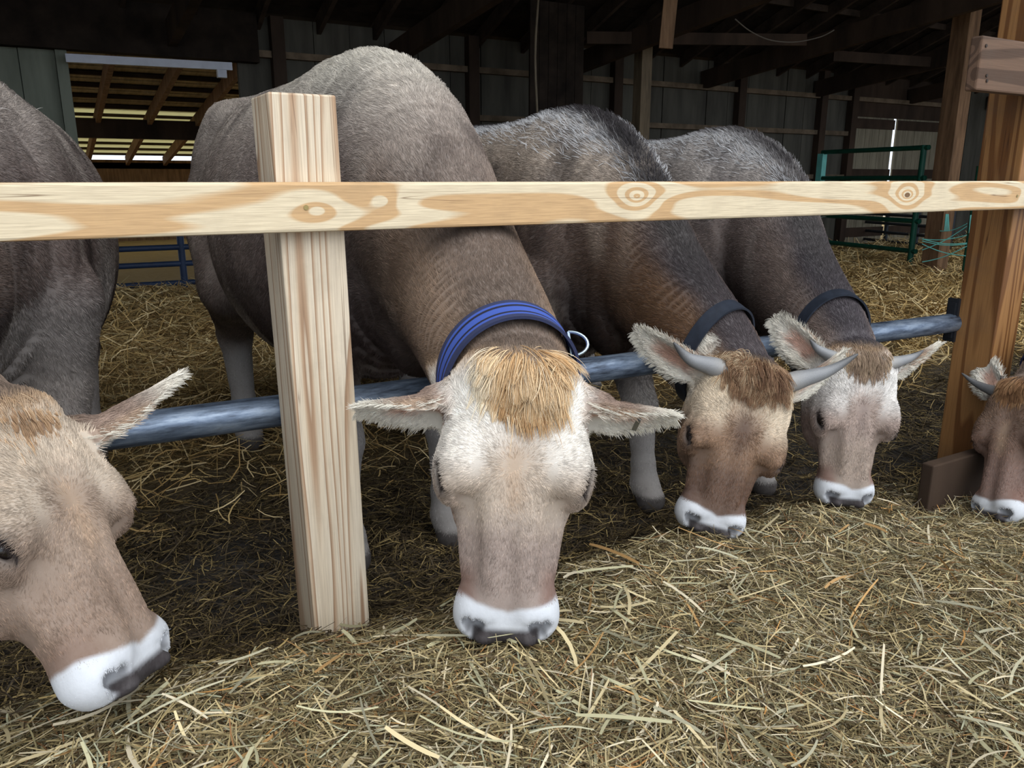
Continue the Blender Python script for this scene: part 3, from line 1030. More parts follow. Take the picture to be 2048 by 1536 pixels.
        sd.ell(ec, np.array([.026, .031, .0140]) * hs, Re, .005, True)
        up_ = Re[2] if Re[2] @ n > 0 else -Re[2]
        sd.chain([ec - ed * .016 * hs - el * .030 * hs, ec - ed * .004 * hs - el * .010 * hs + up_ * .016 * hs, ec - ed * .004 * hs + el * .012 * hs + up_ * .016 * hs, ec - ed * .018 * hs + el * .032 * hs], np.array([.007, .010, .010, .007]) * hs, k=.010)
    E(0, .470, -.135, (.056, .052, .032), .03)                      # chin
    E(0, .512, -.075, (.052, .018, .040), .02)                      # nose pad
    # ears
    ears = []
    for g_ in (-1, 1):
        e = sp['ears'][g_]
        base = Hd(g_ * .095, .055, -.085)
        dl = nrm(s * e[0][0] + f * e[0][1] + n * e[0][2])
        mo = s * e[1][0] + f * e[1][1] + n * e[1][2]
        mo = nrm(mo - dl * (mo @ dl))
        wd = np.cross(mo, dl)
        LE = e[2]
        WE = e[3] if len(e) > 3 else .052
        wd = -wd if wd[2] > 0 else wd
        ears.append((base, dl, wd, mo, LE, g_, WE))
        def efn(P, base=base, dl=dl, wd=wd, mo=mo, LE=LE, WE=WE):
            p = P - base
            l, w, t = p @ dl, p @ wd, p @ mo
            x = np.clip(l / LE, 0, 1)
            Wd = WE * np.interp(x, [0, .12, .3, .5, .7, .85, .95, 1], [.50, .66, .92, 1.0, .84, .55, .30, .10])
            cup = np.interp(x, [0, .25, .6, 1], [14, 12, 8, 6])
            th = np.interp(x, [0, .2, .5, 1], [.016, .009, .0065, .005])
            t0 = cup * w * w - .25 * LE * (x - .2) ** 2 * 0.4
            d = np.maximum(np.abs(t - t0) / np.sqrt(1 + (2 * cup * w) ** 2) - th, np.abs(w) - Wd)
            return np.maximum(d, np.maximum(l - LE, -.03 - l))
        cen = base + dl * LE * .5
        sd.add(efn, cen - (LE * .5 + .05), cen + (LE * .5 + .05), .022)
        sd.cone(base - dl * .02, base + dl * .05, .034 * hs, .022 * hs, .03)
    V, Q = surface(sd, sp['vox'])
    Nn = vert_normals(V, Q)
    wrinkle(V, Nn, neck, W, root, Lv, Fv, q, ly, sp.get('wrinkle', 1.0), O, f)
    Nn = vert_normals(V, Q)
    # coordinates for the coat
    p = V - O
    hx, hl, hz = (p @ s) / hs / hw, (p @ f) / hs, (p @ n) / hs
    wh = sstep(-.035, .03, hl) * (np.abs(hx) < .26) * sstep(-.33, -.22, hz) * (hl < .62)
    b = V - root
    bx, by, bz = (b @ Lv) / q, (b @ Fv) / q / ly, b[:, 2] / q
    x_, y_, z_, par = neck[0](V)
    C_, A_, BU_, BD_ = neck[1], neck[5], neck[6], neck[7]
    xs = np.arange(len(A_))
    kk = np.sqrt((x_ / np.interp(par, xs, A_)) ** 2 + (y_ / np.where(y_ > 0, np.interp(par, xs, BU_), np.interp(par, xs, BD_))) ** 2)
    nt = par / (len(A_) - 1)
    wn_ = (kk < 1.25) * sstep(.22, .38, nt) * (1 - wh)
    ny = y_ / np.interp(par, xs, BU_)
    ear_d = np.full(len(V), 1.0); ear_i = np.zeros(len(V), int); ex = np.zeros(len(V)); ew = np.zeros(len(V)); eo = np.zeros(len(V))
    for i, (base, dl, wd, mo, LE, g_, WE) in enumerate(ears):
        pe = V - base
        l, w, t = pe @ dl, pe @ wd, pe @ mo
        inn = (l > .02) & (l < LE + .02) & (np.abs(w) < WE + .03) & (np.abs(t) < .06) & (np.abs(hx) > .105)
        ex = np.where(inn, np.clip(l / LE, 0, 1), ex); ew = np.where(inn, w / WE, ew)
        eo = np.where(inn, Nn @ mo, eo)
        ear_d = np.where(inn, 0, ear_d); ear_i = np.where(inn, i + 1, ear_i)
    we = (ear_i > 0).astype(float) * sstep(.02, .25, ex)
    D = dict(V=V, Nn=Nn, hx=hx, hl=hl, hz=hz, wh=wh, bx=bx, by=by, bz=bz, nt=nt, ny=ny, wn=wn_, we=we, ex=ex, ew=ew, eo=eo, side=ear_i, el=sp['eye_l'])
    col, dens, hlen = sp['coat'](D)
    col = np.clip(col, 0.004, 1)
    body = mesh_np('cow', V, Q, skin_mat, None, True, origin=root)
    set_color(body, col * 0.92)
    tag(body, sp['label'], 'cow', 'cows feeding along the fence')
    # flow of the coat: backwards and down on the trunk, down the legs; from the whorl outwards on the face
    fl = -Fv * .8 - Zv * .55 * sstep(1.35, .9, bz)[:, None]
    leg = sstep(.55, .4, bz) * (1 - wh)
    fl = fl * (1 - leg[:, None]) - Zv * leg[:, None]
    Tn = neck[4][np.clip(par.astype(int), 0, len(A_) - 1)]
    nfl = -Tn * .85 - Zv * .5 * np.clip(1 - ny, 0, 1)[:, None]
    fl = fl * (1 - wn_[:, None]) + nfl * wn_[:, None]
    wl_ = sp.get('whorl', .19)
    radial = s * (hx * .9)[:, None] + f * (hl - wl_)[:, None] + n * 0
    radial = radial / (np.linalg.norm(radial, axis=1)[:, None] + 1e-6)
    low = sstep(wl_, wl_ + .10, hl)[:, None]
    hfl = radial * (1 - low * .7) + f * low * .8
    fl = fl * (1 - wh[:, None]) + hfl * wh[:, None]
    for i, (base, dl, wd, mo, LE, g_, WE) in enumerate(ears):
        me_ = ear_i == i + 1
        fl[me_] = dl * .8 + wd * .35 * np.sign(ew[me_])[:, None] * 1
    sw = np.stack([vnoise(V, 14, 3), vnoise(V, 14, 4), vnoise(V, 14, 5)], 1)
    fl = fl + .35 * sw
    # strands
    view = CAM - V
    dist = np.linalg.norm(view, axis=1)
    face = (Nn * view).sum(1) / dist
    vis = np.clip(face * 1.4 + .55, .06, 1)
    wgt = dens * vis / np.clip(dist, 1.0, 4) ** 1.3
    nh = int(sp['hair'] * HQ * 210000)
    qi, w = scatter(V, Q, wgt, nh, rng)
    r0, rn = pick(V, qi, w), pick(Nn, qi, w)
    rc = pick(col, qi, w) * (1 + .17 * rng.normal(size=nh))[:, None] * (1 + .14 * vnoise(r0 * [1, 1, 1], 60, 9))[:, None]
    rl = pick(hlen, qi, w) * rng.uniform(.7, 1.25, nh)
    rd = np.linalg.norm(CAM - r0, axis=1)
    keep = r0[:, 2] > .03
    P = grow(r0, rn, pick(fl, qi, w), rl, .32, rng, K=4, jitter=.22)
    rad = np.clip(rd * .00030, .00032, .0010) * rng.uniform(.75, 1.2, nh)
    whp = pick(wh, qi, w)
    P1, rc = clump(P, .010, .5, rng, rc, .09)
    P = P * (.7 * whp)[:, None, None] + P1 * (1 - .7 * whp)[:, None, None]
    rad = rad * (1 + .25 * whp)
    hair_object('coat', body, P[keep], hair_mat, np.clip(rc[keep], .003, 1), rad[keep])
    # longer hair
    for hset in sp.get('locks', []):
        hset(D, body, rng, dict(V=V, Q=Q, N=Nn, col=col, s=s, f=f, n=n, hs=hs, Hd=Hd, Fv=Fv, Lv=Lv, fl=fl))
    # fringe of the ears
    fc = sp.get('fringe', (225, 220, 208))
    RR, DD, NNn = [], [], []
    for (base, dl, wd, mo, LE, g_, WE) in ears:
        k = int(1700 * HQ * sp.get('fringe_n', 1))
        x = rng.uniform(.12, .98, k)
        sg = rng.choice([-1, 1], k, p=[.14, .86])
        Wd = WE * np.interp(x, [0, .12, .3, .5, .7, .85, .95, 1], [.50, .66, .92, 1.0, .84, .55, .30, .10])
        inset = rng.uniform(.25, 1.0, k) ** .7
        w_ = sg * Wd * inset
        cup = np.interp(x, [0, .25, .6, 1], [14, 12, 8, 6])
        t0 = cup * w_ * w_ - .1 * LE * (x - .2) ** 2
        RR.append(base + np.outer(x * LE, dl) + np.outer(w_, wd) + np.outer(t0 + .002, mo))
        DD.append(np.outer(sg * .7, wd) + np.outer(.55 * np.ones(k), dl) + mo * .2)
        NNn.append(np.tile(mo, (k, 1)))
    RR, DD, NNn = map(np.concatenate, (RR, DD, NNn))
    k = len(RR)
    P = clump(grow(RR, NNn, DD, rng.uniform(.012, .042, k) * sp.get('fringe_l', 1), .25, rng, K=5, droop=.35, jitter=.18), .012, .75, rng)
    hair_object('ear_fringe', body, P, hair_mat, np.clip(lin(*fc) * (1 + .12 * rng.normal(size=k))[:, None], 0, 1), np.full(k, .0006))
    if DEBUG: print('COWPX', sp['label'][:20], {k: tuple(int(t) for t in project(v)) for k, v in dict(poll=O, muz=M, eyeR=Hd(-.128, el_, -.024), eyeL=Hd(.128, el_, -.024), earR=ears[0][0] + ears[0][1] * ears[0][4], earL=ears[1][0] + ears[1][1] * ears[1][4], C14=neck[1][14], C17=neck[1][17]).items()})
    # eyes
    for g_ in (-1, 1):
        ed = nrm(s * g_ * .76 + n * .65)
        ec = Hd(g_ * .129, el_, -.021) - ed * .019 * hs
        bm = bmesh.new()
        bmesh.ops.create_uvsphere(bm, u_segments=20, v_segments=14, radius=.0235 * hs)
        Ve = np.array([v.co[:] for v in bm.verts]) + ec
        Fe = [[v.index for v in fa.verts] for fa in bm.faces]
        bm.free()
        mesh_np('eye', Ve, Fe, eye_mat, body, True)
        # lashes
        k = int(70 * HQ) + 10
        el = nrm(f - ed * (f @ ed) + n * .45); el = nrm(el - ed * (el @ ed)); up_ = np.cross(ed, el)
        up_ = up_ if up_ @ n > 0 else -up_
        t = rng.uniform(-1, 1, k)
        R0 = Hd(g_ * .129, el_, -.021) + np.outer(t * .024 * hs, el) + np.outer((.012 - .007 * t * t) * hs, up_) + ed * .003
        P = grow(R0, np.tile(ed, (k, 1)), np.outer(t * .5, el) - up_ * .6 + f * .2, rng.uniform(.012, .02, k), .9, rng, K=4, jitter=.1, droop=.3)
        hair_object('eyelash', body, P, hair_mat, np.tile(lin(40, 32, 30), (k, 1)), np.full(k, .0005))
    # horns
    if sp['horns']:
        for g_ in sp['horns']['sides']:
            hp = sp['horns']
            cp = [Hd(g_ * x, l - g_ * hp.get('skew', 0) * (x - .07), z) for x, l, z in hp['path']]
            pts = catmull(cp, 18)
            r = hp['r'] * hs * (1 - np.linspace(0, 1, 18) ** 1.5 * .92)
            r = r * (1 + .04 * np.sin(np.linspace(0, 26, 18)) * np.linspace(1, 0, 18))
            o = MB().tube(pts, r, 20).build('horn', horn_mat, body, True)
            t = np.repeat(np.linspace(0, 1, 18), 20)
            cA, cB, cC = (lin(*v) for v in hp.get('cols', ((150, 145, 138), (118, 120, 124), (48, 48, 52))))
            u = sstep(0, .45, t)[:, None]; v = sstep(.6, .95, t)[:, None]
            set_color(o, (cA * (1 - u) + cB * u) * (1 - v) + cC * v)
    # collar
    if sp['collar']:
        cl = sp['collar']
        dg = bpy.context.evaluated_depsgraph_get()
        bvh = BVHTree.FromPolygons([tuple(v) for v in V], [tuple(int(i) for i in fa) for fa in Q])
        cc, nn = np.asarray(cl['c'](dict(C=C_, Hd=Hd)), float), None
        nn = nrm(cl['n']) if 'n' in cl else nrm(neck[4][int(cl['t'] * (len(A_) - 1))])
        nn = nrm(nn + cl.get('tilt', 0) * np.array([0, 0, 1.0]) + cl.get('skew', 0) * s)
        e1 = nrm(np.cross(nn, np.array([0, 0, 1.0]))); e2 = np.cross(nn, e1)
        K = 96
        rings = []
        for off in np.linspace(-.5, .5, 5):
            rr = []
            ctr = cc + nn * off * cl['w']
            for i in range(K):
                a = 2 * math.pi * i / K
                d = e1 * math.cos(a) + e2 * math.sin(a)
                hit = bvh.ray_cast(Vector(ctr + d * .34), Vector(-d), .34)
                rr.append(.34 - hit[3] if hit[0] is not None else .12)
            rr = np.array(rr)
            med = np.median(rr)
            i0 = int(np.argmin(np.linalg.norm(C_ - cc, axis=1)))
            S0, U0 = neck[2][i0], neck[3][i0]
            dd = [e1 * math.cos(2 * math.pi * i / K) + e2 * math.sin(2 * math.pi * i / K) for i in range(K)]
            re_ = np.array([1 / math.sqrt((d @ S0 / A_[i0]) ** 2 + (d @ U0 / (BU_[i0] if d @ U0 > 0 else BD_[i0])) ** 2 + 1e-4) for d in dd])
            rr = np.clip(rr, re_ * .96, re_ * 1.07)
            for _ in range(6):
                rr = np.maximum(rr, (np.roll(rr, 1) + rr + np.roll(rr, -1)) / 3)
                rr = (np.roll(rr, 1) + 2 * rr + np.roll(rr, -1)) / 4
            rings.append(rr)
        rings = np.maximum(np.array(rings), np.mean(rings, 0)) + .006
        rings = (rings + rings.mean(0)) / 2
        prof = [(0, rings[0]), (1, rings[1]), (2, rings[2]), (3, rings[3]), (4, rings[4])]
        Vc, tcol = [], []
        offs = np.linspace(-.5, .5, 5) * cl['w']
        seq = [(j, 0.0) for j in range(5)] + [(j, cl.get('th', .006)) for j in range(4, -1, -1)]
        for j, th in seq:
            for i in range(K):
                a = 2 * math.pi * i / K
                Vc.append(cc + nn * offs[j] + (e1 * math.cos(a) + e2 * math.sin(a)) * (rings[j][i] + th))
        m_ = len(seq)
        Fc = [(j * K + i, j * K + (i + 1) % K, ((j + 1) % m_) * K + (i + 1) % K, ((j + 1) % m_) * K + i) for j in range(m_) for i in range(K)]
        co = mesh_np('collar', Vc, Fc, cl['mat'], body, True)
        v = np.concatenate([np.full(K, offs[j] / cl['w'] + .5) for j, th in seq])
        a_ = co.data.attributes.new('band', 'FLOAT', 'POINT')
        a_.data.foreach_set('value', v.astype(np.float32))
        bm = bmesh.new(); bm.from_mesh(co.data); bmesh.ops.recalc_face_normals(bm, faces=bm.faces); bm.to_mesh(co.data); bm.free()
        co.data.set_sharp_from_angle(angle=math.radians(50))
        if 'extra' in cl:
            cl['extra'](co, cc, nn, e1, e2, rings + cl.get('th', .006), K, body)
    if sp['ear_tag']:
        base, dl, wd, mo, LE, g_, WE = ears[1]
        cpt = base + dl * LE * .66 + wd * 0 + mo * .004
        low = wd
        mb = MB()
        a, b_ = cpt + low * -.006, cpt + low * .030
        mb.bar(a + mo * .012, b_ + mo * .022, .009, .0025, mo)
        mb.bar(a - mo * .012, b_ - mo * .006, .009, .0025, mo)
        mb.bar(a - mo * .013, a + mo * .013, .009, .0025, low)
        mb.build('ear_tag', plain('tag_metal', (150, 155, 160), rough=.35, metal=.9, var=.3), body)['label'] = 'small metal clip tag in the ear'
    return body

# ------------------------------------------------------------------ coat patterns
def blend(c, w, rgb):
    w = np.clip(w, 0, 1)[:, None]
    return c * (1 - w) + lin(*rgb) * w

def gauss(d2, s):
    return np.exp(-d2 / (2 * s * s))

def make_coat(back=(178, 167, 157), side=(134, 120, 112), dark=(66, 56, 54), neck=(140, 118, 100), neck_top=(110, 95, 85), leg=(150, 145, 142),
              poll=(176, 142, 104), fore=(236, 230, 222), mid=(190, 174, 158), nose=(147, 131, 122), cheek=(150, 126, 112), snout_side=(114, 84, 72),
              muz=(208, 211, 217), pad=(44, 36, 38), ear_out=(140, 120, 108), ear_edge=(222, 216, 204), ear_in=(196, 150, 130),
              withers_highlight=None, ridge=None, fore_top=.5, whorl_col=(178, 150, 124), whorl_amt=.55, whorl_dark=0.0, shoulder=None, lower=0.8):
    def fn(D):
        V = D['V']; N = len(V)
        bx, by, bz, hx, hl, hz = (D[k] for k in ('bx', 'by', 'bz', 'hx', 'hl', 'hz'))
        nz = vnoise(V, 5, 1) * .5 + vnoise(V, 11, 2) * .3
        c = np.tile(lin(*side), (N, 1))
        c = blend(c, sstep(1.0, 1.32, bz + .10 * nz), back)
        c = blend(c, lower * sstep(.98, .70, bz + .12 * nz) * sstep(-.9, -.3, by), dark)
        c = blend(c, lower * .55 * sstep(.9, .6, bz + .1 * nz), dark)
        st = vnoise(np.stack([bx, by, bz], 1) * [9, 16, 5], 1.0, 81) * .6 + nz * .6
        c = blend(c, .65 * sstep(.10, .55, st), dark)
        c = blend(c, .6 * sstep(.10, .55, -st), back)
        if shoulder is not None:
            c = blend(c, .8 * gauss((by - .02) ** 2 + (bz - .8) ** 2 * .5, .22), shoulder)
        lg = sstep(.50, .36, bz + .05 * nz) * (1 - D['wh'])
        lf = sstep(fore_top + .10, fore_top - .12, bz + .06 * nz) * (by > -.35) * (by < .25) * (np.abs(bx) > .06) * (1 - D['wh']) * (D['wn'] < .1)
        c = blend(c, np.maximum(lg, .85 * lf), leg)
        c = blend(c, sstep(.075, .055, bz) * lg, (70, 64, 62))
        if withers_highlight is not None:
            c = blend(c, .85 * gauss((by + .02) ** 2, .25) * sstep(1.20, 1.37, bz + .05 * nz), withers_highlight)  # pale highlight along the top of the back, painted into the coat
        # neck
        wn_ = D['wn'] * sstep(.25, .6, D['nt'])
        cn = np.tile(lin(*neck), (N, 1))
        cn = blend(cn, sstep(.55, .95, D['ny'] + .15 * nz), neck_top)
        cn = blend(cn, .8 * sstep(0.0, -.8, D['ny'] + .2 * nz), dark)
        c = c * (1 - wn_[:, None]) + cn * wn_[:, None]
        if ridge is not None:
            hg = gauss((bx) ** 2, .085) * sstep(-1.2, -.5, by) * sstep(1.2, 1.3, bz)
            c = blend(c, .8 * hg, (186, 184, 184))
            rg = gauss((bx) ** 2, .035) * sstep(-.75, -.35, by) * sstep(1.2, 1.3, bz) + D['wn'] * gauss((D['ny'] - 1) ** 2, .08) * sstep(.8, .4, D['nt'])
            c = blend(c, np.clip(rg, 0, 1), ridge)
        # head
        ch = np.tile(lin(*mid), (N, 1))
        nh_ = vnoise(V, 22, 6) * .5 + vnoise(V, 45, 7) * .3
        xx = np.abs(hx)
        ch = blend(ch, sstep(.20, .10, hl + .03 * nh_) , fore)
        ch = blend(ch, .75 * sstep(.24, .17, hl) * sstep(.03, .07, xx), fore)
        ch = blend(ch, gauss((hl - .20) ** 2 * .7 + hx ** 2 * 3, .035) * (.6 + whorl_dark), mid if whorl_dark == 0 else nose)
        ch = blend(ch, whorl_amt * gauss((hx - .006 * nh_) ** 2, .013) * sstep(.14, .18, hl) * sstep(.30, .25, hl), whorl_col)
        ch = blend(ch, sstep(.24, .36, hl + .03 * nh_), nose)
        ch = blend(ch, .75 * sstep(-.06, -.11, hz + .02 * nh_) * sstep(.14, .25, hl), cheek)
        ch = blend(ch, .85 * sstep(.36, .42, hl) * sstep(.045, .075, xx), snout_side)
        ch = blend(ch, gauss((xx - .112) ** 2 + (hl - .225) ** 2 * .5 + (hz + .04) ** 2, .022) * .6, snout_side)
        ch = blend(ch, .9 * sstep(.055, .0, hl + .02 * nh_), poll)
        mz = hl + .30 * xx - .25 * np.clip(-hz - .06, 0, .1) * 0 + .008 * nh_
        ch = blend(ch, sstep(.462, .474, mz), muz)
        pd = np.maximum(sstep(.492, .508, hl + .10 * np.clip(xx - .02, 0, 1)) * sstep(.070, .056, xx) * sstep(-.125, -.105, hz),
                        gauss((xx - .058) ** 2 + (hl - .497) ** 2 * .8 + (hz + .036) ** 2 * .6, .012) * 1.4)
        ch = blend(ch, pd, pad)
        # eye rims
        ch = blend(ch, gauss((xx - .128) ** 2 + (hl - D['el']) ** 2 * .30 + (hz + .022) ** 2 * 1.1, .013) * 1.3, (44, 36, 34))
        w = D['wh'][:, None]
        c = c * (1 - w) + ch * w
        # ears
        ce = np.tile(lin(*ear_out), (N, 1))
        ce = blend(ce, sstep(.45, .9, D['ex']), ear_edge)
        ce = blend(ce, sstep(.0, .5, D['ew']), ear_edge)
        ce = blend(ce, .8 * sstep(.75, 1.0, -D['ew']), (186, 160, 136))
        inn = sstep(.1, .5, D['eo'])
        inn2 = inn * sstep(.12, .3, D['ex']) * sstep(.80, .55, D['ex'])
        ce = blend(ce, inn, ear_edge)
        ce = blend(ce, .85 * inn2 * sstep(.6, .2, np.abs(D['ew'])), ear_in)
        we = D['we'][:, None]
        c = c * (1 - we) + ce * we
        # density and length of the hair
        pad_m = np.clip(pd * D['wh'], 0, 1)
        eyem = D['wh'] * gauss((xx - .13) ** 2 + (hl - D['el']) ** 2 * .4 + (hz + .022) ** 2, .016)
        dens = 1 + 1.3 * D['wh']
        dens = dens * (1 - pad_m) * (1 - np.clip(eyem * 1.4, 0, 1)) * (1 - .55 * inn2 * D['we'])
        dens = dens * sstep(.05, .07, bz)
        ln = .020 + .006 * sstep(1.15, 1.35, bz) + 0 * bx
        ln = ln * (1 - D['wh']) + D['wh'] * (.0125 + .010 * sstep(.16, .04, hl) - .006 * sstep(.40, .47, hl))
        ln = ln * (1 - .4 * lg)
        return c, np.clip(dens, 0, 3), ln
    return fn

def forelock(rgbs, n, length, spread=.085, down=1.0, messy=.3, l0=.02, zoff=0.0, rad=.0007, part=0.0, up=.35, name='forelock'):
    def fn(D, body, rng, h):
        k = int(n * HQ)
        hx, hl, hz = D['hx'], D['hl'], D['hz']
        w = D['wh'] * sstep(spread, spread * .6, np.abs(hx)) * sstep(l0 + .055, l0 + .01, hl) * sstep(-.055, -.02, hz)
        w = w * (D['we'] < .05) + 0.
        if w.sum() < 1: return
        qi, ww = scatter(h['V'], h['Q'], w, k, rng)
        r, nn = pick(h['V'], qi, ww), pick(h['N'], qi, ww)
        x = pick(hx, qi, ww)
        cl = np.stack([vnoise(r, 38, 21), vnoise(r, 38, 22), vnoise(r, 38, 23)], 1)      # clumps
        d = h['f'] * down + np.outer((x - part) * 3.2, h['s']) + messy * cl
        ln = length * rng.uniform(.35, 1.15, k) * (1 - .55 * np.clip(np.abs(x - part) / spread, 0, 1) ** 1.5)
        P = grow(r, nn, d, ln, up + .25 * np.abs(cl[:, :1].ravel()), rng, K=7, jitter=.10 + messy * .15, droop=.45)
        P = clump(P, .016, .85, rng)
        cs = np.array([lin(*c) for c in rgbs])
        t = np.clip(.38 + .40 * cl[:, 1] + .14 * rng.normal(size=k) + .65 * np.clip(np.abs(x - part) / spread, 0, 1) ** 2, 0, .999) * (len(cs) - 1)
        i = t.astype(int); f_ = (t - i)[:, None]
        c = cs[i] * (1 - f_) + cs[i + 1] * f_
        hair_object(name, body, P, hair_mat, np.clip(c * (1 + .13 * rng.normal(size=k))[:, None], .003, 1), rad * rng.uniform(.7, 1.2, k))
    return fn

def mane(rgbs, n, length, y0=-.75, width=.07, neck_to=.45, stripes=True):
    """upright hair along the back and crest"""
    def fn(D, body, rng, h):
        k = int(n * HQ)
        wb = gauss(D['bx'] ** 2, width) * sstep(y0 - .1, y0 + .2, D['by']) * sstep(1.2, 1.3, D['bz']) * (D['Nn'][:, 2] > .3)
        wn_ = D['wn'] * sstep(.80, .97, D['ny']) * sstep(neck_to, neck_to - .2, D['nt'])
        w = np.maximum(wb, wn_) * (1 - D['wh'])
        if w.sum() < 1: return
        qi, ww = scatter(h['V'], h['Q'], w, k, rng)
        r, nn = pick(h['V'], qi, ww), pick(h['N'], qi, ww)
        cl = np.stack([vnoise(r, 30, 31), vnoise(r, 30, 32), vnoise(r, 30, 33)], 1)
        x = pick(D['bx'], qi, ww)
        d = -h['Fv'] * .9 + .5 * cl
        P = clump(grow(r, nn, d, length * rng.uniform(.5, 1.2, k), 1.0, rng, K=5, jitter=.25), .016, .6, rng)
        cs = np.array([lin(*c) for c in rgbs])
        t = np.clip(np.abs(x) / width * .75 + .22 * vnoise(r, 9, 35) + .12 * rng.normal(size=k), 0, .999) * (len(cs) - 1)
        i = t.astype(int); f_ = (t - i)[:, None]
        c = cs[i] * (1 - f_) + cs[i + 1] * f_
        hair_object('mane', body, P, hair_mat, np.clip(c * (1 + .15 * rng.normal(size=k))[:, None], .003, 1), np.full(k, .0008))
    return fn
# ------------------------------------------------------------------ the five cows
def strap_mat(name, edge, mid, stitch):
    w = NT(name)
    a = w.n('ShaderNodeAttribute', attribute_name='band')
    f = a.outputs['Fac']
    w.l(w.ramp(f, [(0, edge), (.16, edge), (.20, mid), (.27, mid), (.30, stitch), (.36, stitch), (.39, mid), (.61, mid), (.64, stitch), (.70, stitch), (.73, mid), (.80, mid), (.84, edge), (1, edge)]), w.b.inputs['Base Color'])
    w.b.inputs['Roughness'].default_value = .75
    v = w.mapped((1, 1, 1))
    w.bump(w.noise(v, 600, 2), .4, .001)
    return w.m
blue_strap = strap_mat('blue_webbing', L4(40, 48, 82), L4(56, 84, 168), L4(18, 20, 40))
black_strap = plain('black_rubber_strap', (44, 50, 62), rough=.55, var=.35, scale=30)
ring_metal = plain('zinc_ring', (170, 185, 195), rough=.35, metal=.9, var=.15)

def d_ring(co, cc, nn, e1, e2, rings, K, body):
    # D-shaped ring at the strap's end on the cow's left side
    dirs = [e1 * math.cos(2 * math.pi * i / K) + e2 * math.sin(2 * math.pi * i / K) for i in range(K)]
    tgt = nrm(RT * 1.0 + UP * .62)
    i = int(np.argmax([d @ tgt for d in dirs]))
    d = dirs[i]
    p0 = cc + d * (rings[2][i] - .002)
    t = nrm(np.cross(nn, d)); t = t if t @ UP < 0 else -t
    out = nrm(RT * .8 + d * .5 - UP * .15 + np.array([0, -.3, 0]))
    hw_ = .026
    ax = nrm(nn * .45 - UP * .9)
    pts = [p0 + ax * hw_ * a for a in (-1, -.5, 0, .5, 1)]
    pts += [p0 + ax * hw_ * math.cos(a) + out * .036 * math.sin(a) for a in np.linspace(.25, math.pi - .25, 12)]
    pts += [pts[0]]
    MB().tube(pts, .0032, 8).build('d_ring', ring_metal, co, True)['label'] = 'silver D ring on the strap'

EAR = {-1: ((-1, .10, -.05), (0, .75, .65), .20), 1: ((1, .10, -.05), (0, .75, .65), .20)}

